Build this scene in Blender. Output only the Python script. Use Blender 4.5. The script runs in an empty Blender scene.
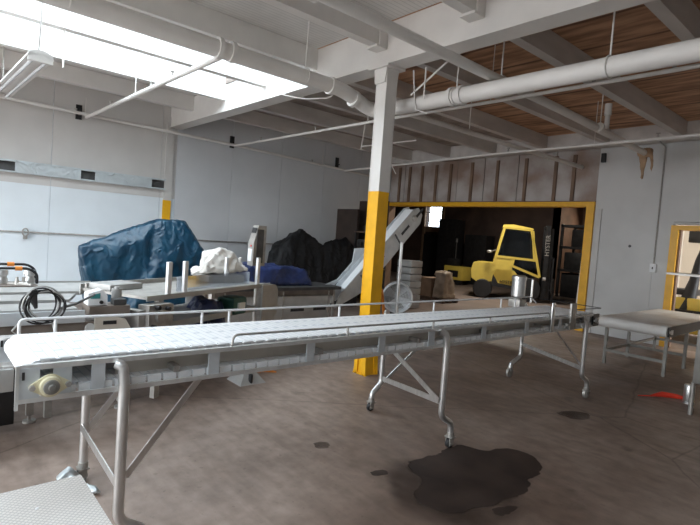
import bpy, bmesh, math, random
from mathutils import Vector, Matrix, noise
random.seed(7)
PI = math.pi
scn = bpy.context.scene
COL = scn.collection

# ------------------------------------------------------------------ materials
def mat(name, col, rough=.6, metal=0., var=.12, scale=6., bump=0., bscale=40., col2=None, spec=.5, stretch=None, detail=5, trans=0., edge=(.35, .65)):
    m = bpy.data.materials.new(name); m.use_nodes = True
    nt = m.node_tree; N = nt.nodes; L = nt.links
    b = N['Principled BSDF']
    g = N.new('ShaderNodeNewGeometry')
    mp = N.new('ShaderNodeMapping'); L.new(g.outputs['Position'], mp.inputs['Vector'])
    if stretch: mp.inputs['Scale'].default_value = stretch
    n = N.new('ShaderNodeTexNoise'); n.inputs['Scale'].default_value = scale; n.inputs['Detail'].default_value = detail
    L.new(mp.outputs[0], n.inputs['Vector'])
    r = N.new('ShaderNodeValToRGB'); L.new(n.outputs['Fac'], r.inputs['Fac'])
    c2 = col2 if col2 else tuple(c * (1 - var * 2) for c in col)
    r.color_ramp.elements[0].position = edge[0]; r.color_ramp.elements[0].color = (*c2, 1)
    r.color_ramp.elements[1].position = edge[1]; r.color_ramp.elements[1].color = (*col, 1)
    L.new(r.outputs[0], b.inputs['Base Color'])
    b.inputs['Roughness'].default_value = rough; b.inputs['Metallic'].default_value = metal
    b.inputs['Specular IOR Level'].default_value = spec
    if 'tarp' in name or 'sheet' in name or 'cover' in name:
        n3 = N.new('ShaderNodeTexNoise'); n3.inputs['Scale'].default_value = 6; n3.inputs['Distortion'].default_value = 1.2; n3.noise_type = 'RIDGED_MULTIFRACTAL'; n3.inputs['Detail'].default_value = 4
        L.new(g.outputs['Position'], n3.inputs['Vector'])
        bp = N.new('ShaderNodeBump'); bp.inputs['Strength'].default_value = .8; bp.inputs['Distance'].default_value = .03
        L.new(n3.outputs['Fac'], bp.inputs['Height']); L.new(bp.outputs[0], b.inputs['Normal'])
    elif bump:
        n2 = N.new('ShaderNodeTexNoise'); n2.inputs['Scale'].default_value = bscale
        L.new(mp.outputs[0], n2.inputs['Vector'])
        bp = N.new('ShaderNodeBump'); bp.inputs['Strength'].default_value = bump; bp.inputs['Distance'].default_value = .01
        L.new(n2.outputs['Fac'], bp.inputs['Height']); L.new(bp.outputs[0], b.inputs['Normal'])
    return m

def wave_layer(m, direction, scale, dark, amount, bump=.3, profile='SIN', sharp=None):
    """stripe pattern multiplied over a material's colour (boards, slats, belt modules)"""
    nt = m.node_tree; N = nt.nodes; L = nt.links; b = N['Principled BSDF']
    src = b.inputs['Base Color'].links[0].from_socket
    g = N.new('ShaderNodeNewGeometry')
    w = N.new('ShaderNodeTexWave'); w.wave_type = 'BANDS'; w.bands_direction = direction; w.wave_profile = profile
    w.inputs['Scale'].default_value = scale
    L.new(g.outputs['Position'], w.inputs['Vector'])
    r = N.new('ShaderNodeValToRGB'); L.new(w.outputs['Fac'], r.inputs['Fac'])
    s = sharp or (0.0, .12)
    r.color_ramp.elements[0].position = s[0]; r.color_ramp.elements[0].color = (*dark, 1)
    r.color_ramp.elements[1].position = s[1]; r.color_ramp.elements[1].color = (1, 1, 1, 1)
    mx = N.new('ShaderNodeMix'); mx.data_type = 'RGBA'; mx.blend_type = 'MULTIPLY'; mx.inputs[0].default_value = amount
    L.new(src, mx.inputs[6]); L.new(r.outputs[0], mx.inputs[7]); L.new(mx.outputs[2], b.inputs['Base Color'])
    if bump:
        bp = N.new('ShaderNodeBump'); bp.inputs['Strength'].default_value = bump; bp.inputs['Distance'].default_value = .01
        L.new(r.outputs[0], bp.inputs['Height']); L.new(bp.outputs[0], b.inputs['Normal'])
    return m

M = {}
M['paint'] = mat('white_paint', (.74, .72, .69), .5, var=.04, scale=3, bump=.15, bscale=60)
M['joistpaint'] = mat('old_joist_paint', (.66, .63, .60), .6, var=.10, scale=4, bump=.25, stretch=(1, .3, 1))
M['deckpaint'] = wave_layer(mat('painted_deck', (.68, .665, .64), .6, var=.05, scale=3), 'X', 5.2, (.7, .7, .7), .8, .3)
M['wood'] = wave_layer(mat('brown_deck_boards', (.58, .34, .20), .7, scale=3.0, col2=(.30, .155, .085), bump=.3, stretch=(.5, 2.6, 1), edge=(.38, .6)), 'Y', .42, (.3, .25, .22), .9, .2, sharp=(0, .02))
M['greydeck'] = mat('grey_deck', (.40, .34, .30), .75, var=.2, scale=3, bump=.2)
M['walldaylit'] = mat('daylit_wall_panel', (.72, .78, .82), .3, var=.02, scale=2.5)  # bluish daylight mixed into the left wall's lower colour
M['walldim'] = mat('dim_cream_wall_panel', (.58, .565, .545), .4, var=.03, scale=2.5)  # darker, warmer tone paints the less lit upper part of the left wall
M['wallmid'] = mat('pale_wall_panel', (.62, .64, .66), .36, var=.02, scale=2.5)  # midway between the daylit and dimmed tones of the same wall
M['wallright'] = mat('scuffed_white_wall', (.60, .60, .59), .5, scale=1.6, var=.05, bump=.05, bscale=30)
M['dirtypanel'] = mat('grimy_insulation_panel', (.50, .47, .45), .4, scale=1.5, col2=(.27, .19, .15), bump=.3, bscale=15, edge=(.35, .66))
M['stud'] = mat('dark_brown_stud', (.24, .15, .10), .7, var=.2, scale=10, stretch=(1, 1, .2))
M['yellow'] = mat('safety_yellow', (.88, .46, .012), .42, var=.05, scale=8)
M['forkyellow'] = mat('machine_yellow', (.74, .56, .10), .4, var=.05, scale=5)
M['steel'] = mat('brushed_steel', (.74, .74, .73), .36, .9, var=.08, scale=30, bump=.05, stretch=(1, 1, .2))
M['rail'] = mat('bright_rail_steel', (.74, .74, .73), .35, .55, var=.06, scale=20)
M['plate'] = mat('matt_steel_plate', (.66, .70, .73), .42, .35, var=.05, scale=12)
M['steeldull'] = mat('dull_steel', (.46, .44, .41), .5, .6, var=.12, scale=14)
M['galv'] = mat('galvanised_sheet', (.55, .60, .62), .4, .4, var=.03, scale=9)
M['greypaint'] = mat('grey_machine_paint', (.45, .445, .43), .45, .25, var=.08, scale=6)
M['white'] = mat('white_plastic', (.80, .81, .82), .4, var=.03, scale=8)
M['cream'] = mat('cream_bearing_plastic', (.72, .66, .46), .4, var=.04, scale=8)
M['black'] = mat('black_rubber', (.018, .018, .02), .55, var=.2, scale=8)
M['blackmetal'] = mat('black_painted_metal', (.03, .03, .032), .4, .3, var=.2, scale=8)
M['darkgrey'] = mat('dark_grey_metal', (.10, .10, .10), .5, .3, var=.2, scale=8)
M['bluetarp'] = mat('blue_tarpaulin', (.005, .045, .082), .36, scale=5, col2=(.004, .030, .06), bump=1.0, bscale=22)
M['indigo'] = mat('indigo_plastic_sheet', (.030, .048, .15), .35, scale=5, col2=(.016, .024, .07), bump=.5, bscale=18)
M['blacktarp'] = mat('black_plastic_cover', (.006, .006, .007), .6, spec=.3, var=.2, scale=5, bump=.5, bscale=18)
M['whitebag'] = mat('white_cloth', (.70, .66, .61), .8, var=.06, scale=6, bump=.3, bscale=30)
M['brown'] = mat('brown_board', (.13, .075, .05), .65, var=.2, scale=4, stretch=(1, 1, .3))
M['card'] = mat('cardboard', (.26, .17, .11), .8, var=.12, scale=5)
M['tornpaper'] = mat('torn_paper', (.42, .27, .16), .8, var=.15, scale=10)
M['beigeplastic'] = mat('beige_end_cap', (.55, .50, .43), .5, var=.06, scale=6)
M['beltshade'] = mat('beige_belt_shade', (.56, .52, .46), .6, var=.06, scale=6)  # white belt in warm shade, given as a colour
M['taupe'] = mat('taupe_machine_metal', (.20, .165, .14), .55, .2, var=.15, scale=6)
M['legsteel'] = mat('weathered_steel', (.25, .24, .22), .5, .4, var=.1, scale=8)
M['oldbelt'] = mat('stained_belt', (.74, .72, .69), .5, scale=2.2, col2=(.56, .50, .44), edge=(.35, .6))
M['darkboard'] = mat('dark_stained_board', (.05, .032, .024), .6, var=.2, scale=4)
M['film'] = mat('wrapped_sacks', (.42, .33, .25), .35, var=.2, scale=6, bump=.4, bscale=12)
M['orange'] = mat('orange_plastic', (.80, .27, .04), .4, var=.05, scale=8)
M['red'] = mat('red_plastic', (.72, .05, .025), .4, var=.05, scale=8)
M['teal'] = mat('teal_panel', (.06, .30, .30), .3, var=.1, scale=8)
M['green'] = mat('dark_green_paint', (.02, .10, .08), .4, var=.1, scale=8)
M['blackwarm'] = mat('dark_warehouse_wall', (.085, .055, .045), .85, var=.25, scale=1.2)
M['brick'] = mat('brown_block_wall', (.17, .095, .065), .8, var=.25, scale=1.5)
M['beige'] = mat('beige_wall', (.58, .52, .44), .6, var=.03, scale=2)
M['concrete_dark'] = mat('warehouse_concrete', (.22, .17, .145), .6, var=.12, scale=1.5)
M['tube'] = mat('lamp_tube_off', (.80, .84, .88), .2, var=.02, scale=2)
M['glove'] = mat('label_paper', (.75, .74, .68), .6, var=.02)

def belt_material(name, sc, kind):
    m = bpy.data.materials.new(name); m.use_nodes = True
    nt = m.node_tree; N = nt.nodes; L = nt.links; b = N['Principled BSDF']
    g = N.new('ShaderNodeNewGeometry')
    mp = N.new('ShaderNodeMapping'); L.new(g.outputs['Position'], mp.inputs['Vector'])
    mp.inputs['Scale'].default_value = sc
    t = N.new('ShaderNodeTexBrick'); L.new(mp.outputs[0], t.inputs['Vector'])
    t.inputs['Color1'].default_value = (.93, .935, .94, 1); t.inputs['Color2'].default_value = (.90, .91, .92, 1)
    t.inputs['Mortar'].default_value = (.66, .69, .73, 1); t.inputs['Scale'].default_value = 1
    t.inputs['Mortar Size'].default_value = .05; t.inputs['Mortar Smooth'].default_value = .3
    t.inputs['Brick Width'].default_value = .7; t.inputs['Mortar Size'].default_value = .035; t.inputs['Row Height'].default_value = .5
    if kind == 'diamond':
        mp.inputs['Rotation'].default_value = (0, 0, PI / 4)
        t.offset = 0; t.inputs['Brick Width'].default_value = .5
        t.inputs['Color1'].default_value = (.66, .62, .58, 1); t.inputs['Color2'].default_value = (.62, .59, .55, 1)
        t.inputs['Mortar'].default_value = (.46, .43, .41, 1); t.inputs['Mortar Size'].default_value = .08
    L.new(t.outputs['Color'], b.inputs['Base Color'])
    b.inputs['Roughness'].default_value = .5
    bp = N.new('ShaderNodeBump'); bp.inputs['Strength'].default_value = .5; bp.inputs['Distance'].default_value = .006; bp.invert = True
    L.new(t.outputs['Fac'], bp.inputs['Height']); L.new(bp.outputs[0], b.inputs['Normal'])
    return m
M['belt'] = belt_material('white_modular_belt', (2.2, 13, 1), 'row')
M['diamond'] = belt_material('diamond_pattern_mat', (36, 36, 1), 'diamond')

def floor_material():
    m = bpy.data.materials.new('stained_concrete'); m.use_nodes = True
    nt = m.node_tree; N = nt.nodes; L = nt.links; b = N['Principled BSDF']
    g = N.new('ShaderNodeNewGeometry')
    def nz(sc, det, st=None, dist=0):
        n = N.new('ShaderNodeTexNoise'); n.inputs['Scale'].default_value = sc; n.inputs['Detail'].default_value = det
        n.inputs['Distortion'].default_value = dist
        if st:
            mp = N.new('ShaderNodeMapping'); mp.inputs['Scale'].default_value = st; mp.inputs['Rotation'].default_value = (0, 0, .5)
            L.new(g.outputs['Position'], mp.inputs['Vector']); L.new(mp.outputs[0], n.inputs['Vector'])
        else: L.new(g.outputs['Position'], n.inputs['Vector'])
        return n
    def ramp(src, a, ca, b_, cb):
        r = N.new('ShaderNodeValToRGB'); L.new(src, r.inputs['Fac'])
        r.color_ramp.elements[0].position = a; r.color_ramp.elements[0].color = (*ca, 1)
        r.color_ramp.elements[1].position = b_; r.color_ramp.elements[1].color = (*cb, 1)
        return r.outputs[0]
    def mul(a, bb, f):
        mx = N.new('ShaderNodeMix'); mx.data_type = 'RGBA'; mx.blend_type = 'MULTIPLY'; mx.inputs[0].default_value = f
        L.new(a, mx.inputs[6]); L.new(bb, mx.inputs[7]); return mx.outputs[2]
    base = ramp(nz(.55, 8, None, .4).outputs['Fac'], .36, (.222, .162, .130), .64, (.355, .275, .230))
    fine = ramp(nz(9, 8).outputs['Fac'], .3, (.72, .71, .70), .7, (1.12, 1.12, 1.12))
    streak = ramp(nz(2.2, 7, (1, 5, 1), .3).outputs['Fac'], .35, (.80, .79, .78), .6, (1.05, 1.05, 1.05))
    spots = ramp(nz(3.2, 4).outputs['Fac'], .27, (.5, .48, .46), .34, (1, 1, 1))
    big = ramp(nz(.32, 3, None, .8).outputs['Fac'], .40, (.62, .57, .54), .58, (1.04, 1.04, 1.04))
    vo = N.new('ShaderNodeTexVoronoi'); vo.feature = 'DISTANCE_TO_EDGE'; vo.inputs['Scale'].default_value = .33
    ds = N.new('ShaderNodeMix'); ds.data_type = 'VECTOR'; ds.inputs[0].default_value = .12
    L.new(g.outputs['Position'], ds.inputs[4]); L.new(nz(1.2, 5).outputs['Color'], ds.inputs[5]); L.new(ds.outputs[1], vo.inputs['Vector'])
    crack = ramp(vo.outputs['Distance'], .0, (.55, .52, .5), .0035, (1, 1, 1))
    grit = ramp(nz(26, 3).outputs['Fac'], .30, (.62, .6, .58), .36, (1, 1, 1))
    c = mul(mul(mul(mul(mul(mul(base, fine, .8), streak, .8), spots, .6), big, .9), crack, .8), grit, .5)
    L.new(c, b.inputs['Base Color'])
    rr = ramp(nz(1.4, 6).outputs['Fac'], .3, (.42,) * 3, .7, (.68,) * 3); L.new(rr, b.inputs['Roughness'])
    bp = N.new('ShaderNodeBump'); bp.inputs['Strength'].default_value = .12; bp.inputs['Distance'].default_value = .01
    L.new(nz(30, 6).outputs['Fac'], bp.inputs['Height']); L.new(bp.outputs[0], b.inputs['Normal'])
    return m
M['floor'] = floor_material()

def wet_material(a0, a1, lo=.84, hi=.98):
    m = bpy.data.materials.new('wet_oil'); m.use_nodes = True
    nt = m.node_tree; N = nt.nodes; L = nt.links; b = N['Principled BSDF']
    g = N.new('ShaderNodeNewGeometry'); n = N.new('ShaderNodeTexNoise'); n.inputs['Scale'].default_value = 3.5; n.inputs['Detail'].default_value = 6
    L.new(g.outputs['Position'], n.inputs['Vector'])
    r = N.new('ShaderNodeValToRGB'); L.new(n.outputs['Fac'], r.inputs['Fac'])
    r.color_ramp.elements[0].position = .35; r.color_ramp.elements[0].color = (.026, .018, .015, 1)
    r.color_ramp.elements[1].position = .7; r.color_ramp.elements[1].color = (.070, .048, .040, 1)
    L.new(r.outputs[0], b.inputs['Base Color']); b.inputs['Roughness'].default_value = .6; b.inputs['Specular IOR Level'].default_value = .25
    r2 = N.new('ShaderNodeValToRGB'); L.new(n.outputs['Fac'], r2.inputs['Fac'])
    r2.color_ramp.elements[0].position = .35; r2.color_ramp.elements[0].color = (a0,) * 3 + (1,)
    r2.color_ramp.elements[1].position = .65; r2.color_ramp.elements[1].color = (a1,) * 3 + (1,)
    at = N.new('ShaderNodeAttribute'); at.attribute_name = 'wetness'
    n5 = N.new('ShaderNodeTexNoise'); n5.inputs['Scale'].default_value = 9; n5.inputs['Detail'].default_value = 7; L.new(g.outputs['Position'], n5.inputs['Vector'])
    ad = N.new('ShaderNodeMath'); ad.operation = 'MULTIPLY_ADD'; ad.inputs[1].default_value = .9; L.new(n5.outputs['Fac'], ad.inputs[0]); L.new(at.outputs['Fac'], ad.inputs[2])
    r6 = N.new('ShaderNodeValToRGB'); L.new(ad.outputs[0], r6.inputs['Fac'])
    r6.color_ramp.elements[0].position = lo; r6.color_ramp.elements[1].position = hi
    mu = N.new('ShaderNodeMath'); mu.operation = 'MULTIPLY'; L.new(r2.outputs[0], mu.inputs[0]); L.new(r6.outputs[0], mu.inputs[1])
    L.new(mu.outputs[0], b.inputs['Alpha'])
    return m
M['wet'] = wet_material(.95, .80)
M['wetfaint'] = wet_material(.55, .25, .5, 1.0)

def glass_material(name, tint, mixf):
    m = bpy.data.materials.new(name); m.use_nodes = True
    nt = m.node_tree; N = nt.nodes; L = nt.links
    for n in list(N): N.remove(n)
    o = N.new('ShaderNodeOutputMaterial'); t = N.new('ShaderNodeBsdfTransparent'); t.inputs[0].default_value = (*tint, 1)
    gl = N.new('ShaderNodeBsdfGlossy'); gl.inputs['Roughness'].default_value = .08; gl.inputs['Color'].default_value = (.9, .95, 1, 1)
    mx = N.new('ShaderNodeMixShader'); mx.inputs[0].default_value = mixf
    L.new(t.outputs[0], mx.inputs[1]); L.new(gl.outputs[0], mx.inputs[2]); L.new(mx.outputs[0], o.inputs[0])
    return m
M['glass'] = glass_material('skylight_glass', (.92, .97, 1), .06)
M['cabglass'] = glass_material('cab_glass', (.30, .32, .34), .03)
M['acrylic'] = glass_material('clear_acrylic', (.70, .72, .75), .25)

def emit_material(name, col, s):
    m = bpy.data.materials.new(name); m.use_nodes = True
    b = m.node_tree.nodes['Principled BSDF']; b.inputs['Base Color'].default_value = (*col, 1)
    b.inputs['Emission Color'].default_value = (*col, 1); b.inputs['Emission Strength'].default_value = s
    return m
M['lit'] = emit_material('lit_lamp', (1, .86, .68), 3.)

# ------------------------------------------------------------------ mesh helper
def V(*a): return Vector(a)
class MB:
    def __init__(s): s.v = []; s.f = []
    def add(s, vs, fs, mtx=None):
        n = len(s.v)
        for p in vs:
            p = Vector(p); s.v.append(mtx @ p if mtx else p)
        s.f += [tuple(i + n for i in f) for f in fs]; return s
    def box(s, x0, x1, y0, y1, z0, z1, mtx=None, bev=0):
        if bev:
            bm = bmesh.new(); bmesh.ops.create_cube(bm, size=1)
            for v in bm.verts: v.co = Vector(((x0 + x1) / 2 + v.co.x * (x1 - x0), (y0 + y1) / 2 + v.co.y * (y1 - y0), (z0 + z1) / 2 + v.co.z * (z1 - z0)))
            bmesh.ops.bevel(bm, geom=bm.edges[:] , offset=bev, segments=2, affect='EDGES', profile=.6)
            bm.verts.index_update()
            s.add([v.co.copy() for v in bm.verts], [[v.index for v in f.verts] for f in bm.faces], mtx); bm.free(); return s
        vs = [(x0, y0, z0), (x1, y0, z0), (x1, y1, z0), (x0, y1, z0), (x0, y0, z1), (x1, y0, z1), (x1, y1, z1), (x0, y1, z1)]
        return s.add(vs, [(0, 3, 2, 1), (4, 5, 6, 7), (0, 1, 5, 4), (1, 2, 6, 5), (2, 3, 7, 6), (3, 0, 4, 7)], mtx)
    def beam(s, a, b, w, h, up=(0, 0, 1)):
        """rectangular bar from a to b, w across, h along up"""
        a = Vector(a); b = Vector(b); d = (b - a); L_ = d.length; d.normalize()
        u = Vector(up); x = d.cross(u)
        if x.length < 1e-4: x = d.cross(Vector((1, 0, 0)))
        x.normalize(); u = x.cross(d)
        m = Matrix((( *x,), (*d,), (*u,))).transposed().to_4x4(); m.translation = a
        return s.box(-w / 2, w / 2, 0, L_, -h / 2, h / 2, m)
    def tube(s, pts, r, n=12, closed=False, caps=True):
        pts = [Vector(p) for p in pts]; k = len(pts)
        T = []
        for i in range(k):
            if closed: t = pts[(i + 1) % k] - pts[i - 1]
            else: t = pts[min(i + 1, k - 1)] - pts[max(i - 1, 0)]
            T.append(t.normalized())
        ref = Vector((0, 0, 1)) if abs(T[0].z) < .9 else Vector((1, 0, 0))
        x = T[0].cross(ref).normalized(); base = len(s.v)
        for i in range(k):
            x = (x - T[i] * x.dot(T[i])).normalized(); y = T[i].cross(x)
            rr = r[i] if isinstance(r, (list, tuple)) else r
            for j in range(n):
                a = 2 * PI * j / n; s.v.append(pts[i] + x * (math.cos(a) * rr) + y * (math.sin(a) * rr))
        for i in range(k if closed else k - 1):
            i2 = (i + 1) % k
            for j in range(n):
                j2 = (j + 1) % n
                s.f.append((base + i * n + j, base + i * n + j2, base + i2 * n + j2, base + i2 * n + j))
        if caps and not closed:
            s.f.append(tuple(base + j for j in reversed(range(n)))); s.f.append(tuple(base + (k - 1) * n + j for j in range(n)))
        return s
    def cyl(s, a, b, r, n=16, r2=None):
        return s.tube([a, b], [r, r if r2 is None else r2], n)
    def lathe(s, prof, c=(0, 0, 0), axis='Z', n=24):
        """prof: list of (radius, height) along the axis"""
        base = len(s.v); c = Vector(c)
        for r, h in prof:
            for j in range(n):
                a = 2 * PI * j / n; u, w = math.cos(a) * r, math.sin(a) * r
                p = {'Z': (u, w, h), 'X': (h, u, w), 'Y': (w, h, u)}[axis]
                s.v.append(c + Vector(p))
        for i in range(len(prof) - 1):
            for j in range(n):
                j2 = (j + 1) % n
                s.f.append((base + i * n + j, base + i * n + j2, base + (i + 1) * n + j2, base + (i + 1) * n + j))
        s.f.append(tuple(base + j for j in reversed(range(n)))); s.f.append(tuple(base + (len(prof) - 1) * n + j for j in range(n)))
        return s
    def prism(s, poly, a0, a1, axis='X'):
        """extrude a 2D polygon; axis X: poly in (y,z); Y: (x,z); Z: (x,y)"""
        def P(u, w, h): return {'X': (h, u, w), 'Y': (u, h, w), 'Z': (u, w, h)}[axis]
        n = len(poly)
        return s.add([P(u, w, a0) for u, w in poly] + [P(u, w, a1) for u, w in poly],
                     [tuple(reversed(range(n))), tuple(range(n, 2 * n))] + [(i, (i + 1) % n, n + (i + 1) % n, n + i) for i in range(n)])
    def build(s, name, m, parent=None, off=None, smooth=True):
        me = bpy.data.meshes.new(name)
        o3 = Vector((0, 0, 0))
        if off is not None: o3 = Vector(off)
        elif parent is not None: o3 = root_loc(parent)
        me.from_pydata([tuple(p - o3) for p in s.v], [], s.f)
        bm = bmesh.new(); bm.from_mesh(me); bmesh.ops.recalc_face_normals(bm, faces=bm.faces); bm.to_mesh(me); bm.free()
        me.materials.append(M[m] if isinstance(m, str) else m)
        if smooth:
            me.polygons.foreach_set('use_smooth', [True] * len(me.polygons)); me.set_sharp_from_angle(angle=math.radians(35))
        o = bpy.data.objects.new(name, me); COL.objects.link(o)
        if parent is not None: o.parent = parent
        elif off is not None: o.location = off
        return o

def root_loc(o):
    p = Vector((0, 0, 0))
    while o is not None: p += o.location; o = o.parent
    return p
def bend(pts, r, n=5):
    """round the corners of a polyline"""
    pts = [Vector(p) for p in pts]; out = [pts[0]]
    for i in range(1, len(pts) - 1):
        a, b, c = pts[i - 1], pts[i], pts[i + 1]
        rr = min(r, (a - b).length * .49, (c - b).length * .49)
        p = b + (a - b).normalized() * rr; q = b + (c - b).normalized() * rr
        for k in range(n + 1):
            t = k / n; out.append(p * (1 - t) ** 2 + b * 2 * t * (1 - t) + q * t * t)
    out.append(pts[-1]); return out
def tag(o, label, cat, group=None, kind=None):
    if label: o['label'] = label
    if cat and label: o['category'] = cat
    if group: o['group'] = group
    if kind: o['kind'] = kind
    return o
def thing(name, loc, label, cat, group=None):
    o = bpy.data.objects.new(name, None); o.empty_display_size = .1; COL.objects.link(o); o.location = loc
    return tag(o, label, cat, group)
def struct(o, label=None):
    o['kind'] = 'structure'
    if label: o['label'] = label
    return o
def copy_tree(o, parent=None):
    c = o.copy(); COL.objects.link(c)
    if parent is not None: c.parent = parent
    for ch in list(o.children): copy_tree(ch, c)
    return c
def text(body, size, mtx, name, m, parent, ext=.004):
    cu = bpy.data.curves.new(name, 'FONT'); cu.body = body; cu.size = size; cu.extrude = ext; cu.align_x = 'CENTER'; cu.align_y = 'CENTER'
    cu.materials.append(M[m]); o = bpy.data.objects.new(name, cu); COL.objects.link(o)
    dg = bpy.context.evaluated_depsgraph_get(); me = bpy.data.meshes.new_from_object(o.evaluated_get(dg)); bpy.data.objects.remove(o); me.name = name
    o = bpy.data.objects.new(name, me); COL.objects.link(o)
    o.parent = parent; o.matrix_local = mtx; return o

def drape(name, hulls, m, parent=None, vox=.035, amp=.03, fs=3., seed=0, off=None, fold=(1, 1, .35)):
    """wrinkled cover over one or several convex bodies"""
    bm = bmesh.new()
    for pts in hulls:
        vs = [bm.verts.new(p) for p in pts]
        r = bmesh.ops.convex_hull(bm, input=vs)
        dead = [g for g in r['geom_interior'] + r['geom_unused'] if isinstance(g, bmesh.types.BMVert) and not g.link_faces]
        bmesh.ops.delete(bm, geom=list(set(dead)), context='VERTS')
    me = bpy.data.meshes.new('tmp'); bm.to_mesh(me); bm.free()
    o = bpy.data.objects.new('tmp', me); COL.objects.link(o)
    md = o.modifiers.new('r', 'REMESH'); md.mode = 'VOXEL'; md.voxel_size = vox
    sm = o.modifiers.new('s', 'SMOOTH'); sm.iterations = 3
    dg = bpy.context.evaluated_depsgraph_get(); me2 = bpy.data.meshes.new_from_object(o.evaluated_get(dg))
    bpy.data.objects.remove(o); bpy.data.meshes.remove(me)
    me2.name = name
    o3 = Vector(off) if off is not None else (root_loc(parent) if parent is not None else Vector((0, 0, 0)))
    nrm = [v.normal.copy() for v in me2.vertices]
    zmin = min(v.co.z for v in me2.vertices)
    for v, n in zip(me2.vertices, nrm):
        p = v.co
        q = Vector((p.x * fold[0], p.y * fold[1], p.z * fold[2])) * fs + Vector((seed, seed * 2.3, 0))
        a = 1 - abs(noise.noise(q)) * 2.2; b_ = 1 - abs(noise.noise(q * 2.1 + Vector((5, 3, 1)))) * 2.2
        c = noise.noise(p * fs * 4)
        v.co = p + n * (amp * (a * .9 + b_ * .5 + c * .25 - .5)) - o3
        if v.co.z + o3.z < zmin: v.co.z = zmin - o3.z
    me2.materials.clear(); me2.materials.append(M[m])
    me2.polygons.foreach_set('use_smooth', [True] * len(me2.polygons))
    ob = bpy.data.objects.new(name, me2); COL.objects.link(ob)
    if parent is not None: ob.parent = parent
    elif off is not None: ob.location = off
    return ob

# ------------------------------------------------------------------ dimensions
WL, WR, WB, WF = -10.35, 3.6, 10.39, -5.0          # left, right, back and front walls
ZD = 4.0                                            # underside of the roof deck
GY0, GY1, GZ = 3.95, 4.2, 3.55                      # main girder
JX = [-9.30, -8.03, -6.72, -5.49, -4.22, -2.95, -1.68, -.41, .86, 2.13]

# ------------------------------------------------------------------ the setting
struct(MB().box(WL - .2, WR + .2, WF - .2, WB + .1, -.12, 0).build('floor', 'floor', smooth=False))
struct(MB().box(-20, WR + .2, WB + .1, 22, -.12, -.004).build('floor_warehouse', 'concrete_dark', smooth=False))
# left wall: daylight put into the lower panels' colour, dimness into the upper, seams between panels
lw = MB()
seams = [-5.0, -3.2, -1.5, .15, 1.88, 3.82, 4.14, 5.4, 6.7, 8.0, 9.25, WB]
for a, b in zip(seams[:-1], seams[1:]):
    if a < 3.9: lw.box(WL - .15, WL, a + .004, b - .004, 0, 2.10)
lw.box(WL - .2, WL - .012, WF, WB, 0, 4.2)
struct(lw.build('wall_left', 'walldaylit', smooth=False))
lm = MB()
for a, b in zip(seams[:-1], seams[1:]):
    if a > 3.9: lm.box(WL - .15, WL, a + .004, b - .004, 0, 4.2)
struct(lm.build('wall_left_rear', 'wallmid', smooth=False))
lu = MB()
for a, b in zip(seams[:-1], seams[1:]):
    if a < 3.9: lu.box(WL - .15, WL - .001, a + .004, b - .004, 2.102, 4.2)  # dim tone reaches below the tray, painting in its shadow
struct(lu.build('wall_left_upper', 'walldim', smooth=False))
# pilaster with a yellow band
pil = MB().box(WL, WL + .03, 3.90, 4.06, 0, GZ + .2).build('trim_1', 'walldim', smooth=False); struct(pil)
struct(MB().box(WL + .0305, WL + .036, 3.88, 4.05, .9, 2.06).build('trim_2', 'yellow', smooth=False))
# back wall with wide opening x -10.2..-4.6 and a doorway x -2.95..-1.2
OX0, OX1, OZ = -10.2, -4.60, 2.54
DX0, DX1, DZ = -2.93, -.6, 2.13
bw = MB()
bw.box(WL - .2, OX0 - .12, WB, WB + .16, 0, 4.2)
bw.box(-4.44, -3.30, WB, WB + .16, 0, 4.2); bw.box(-3.292, DX0 - .1, WB, WB + .16, 0, 2.27); bw.box(-3.292, -1.9, WB, WB + .16, 2.278, 4.2); bw.box(-1.892, WR + .2, WB, WB + .16, 2.278, 4.2)
bw.box(DX0 - .1, DX1 + .1, WB, WB + .16, DZ + .1, 2.27); bw.box(DX1 + .1, WR + .2, WB, WB + .16, 0, 2.27)
bw.box(-4.44, DX0 - .1, WB + .012, WB + .15, 0, 4.2)
struct(bw.build('wall_back', 'wallright', smooth=False))
hd = MB()
xs = [-10.3, -9.75, -9.15, -8.55, -7.95, -7.15, -6.25, -5.35, -4.44]
for a, b in zip(xs[:-1], xs[1:]): hd.box(a + .01, b - .01, WB + .03, WB + .16, OZ + .1, 4.2)
struct(hd.build('wall_back_header', 'dirtypanel', smooth=False))
for i, x in enumerate([-9.93, -9.55, -9.1, -8.62, -8.15, -7.5, -6.78, -6.05, -5.35, -4.95]):
    st = MB().box(x - .035, x + .035, WB - .01, WB + .035, OZ + .1, 3.62).build('wall_stud', 'stud', smooth=False)
    struct(st)
struct(MB().box(-10.3, -4.44, WB - .02, WB + .03, OZ + .09, OZ + .12).build('trim_5', 'stud', smooth=False))
# yellow frames
fr = MB().box(OX0 - .12, OX1 + .16, WB - .05, WB + .2, OZ, OZ + .1).box(OX1, OX1 + .16, WB - .05, WB + .2, 0, OZ)
struct(fr.build('trim_3', 'yellow', smooth=False))
struct(MB().box(OX0 - .12, OX0, WB - .05, WB + .2, 0, OZ).build('trim_9', 'stud', smooth=False))
fr = MB().box(DX0 - .12, DX0, WB - .04, WB + .2, 0, DZ + .08).box(DX0, DX1 + .12, WB - .04, WB + .2, DZ, DZ + .08).box(DX1, DX1 + .12, WB - .04, WB + .2, 0, DZ)
struct(fr.build('trim_4', 'yellow', smooth=False))
struct(MB().box(DX0, DX0 + .03, WB + .02, WB + .12, 0, DZ).build('trim_7', 'stud', smooth=False))
struct(MB().box(-4.36, -4.30, WB - .03, WB, 0, 2.5).build('trim_6', 'walldim', smooth=False))
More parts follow.
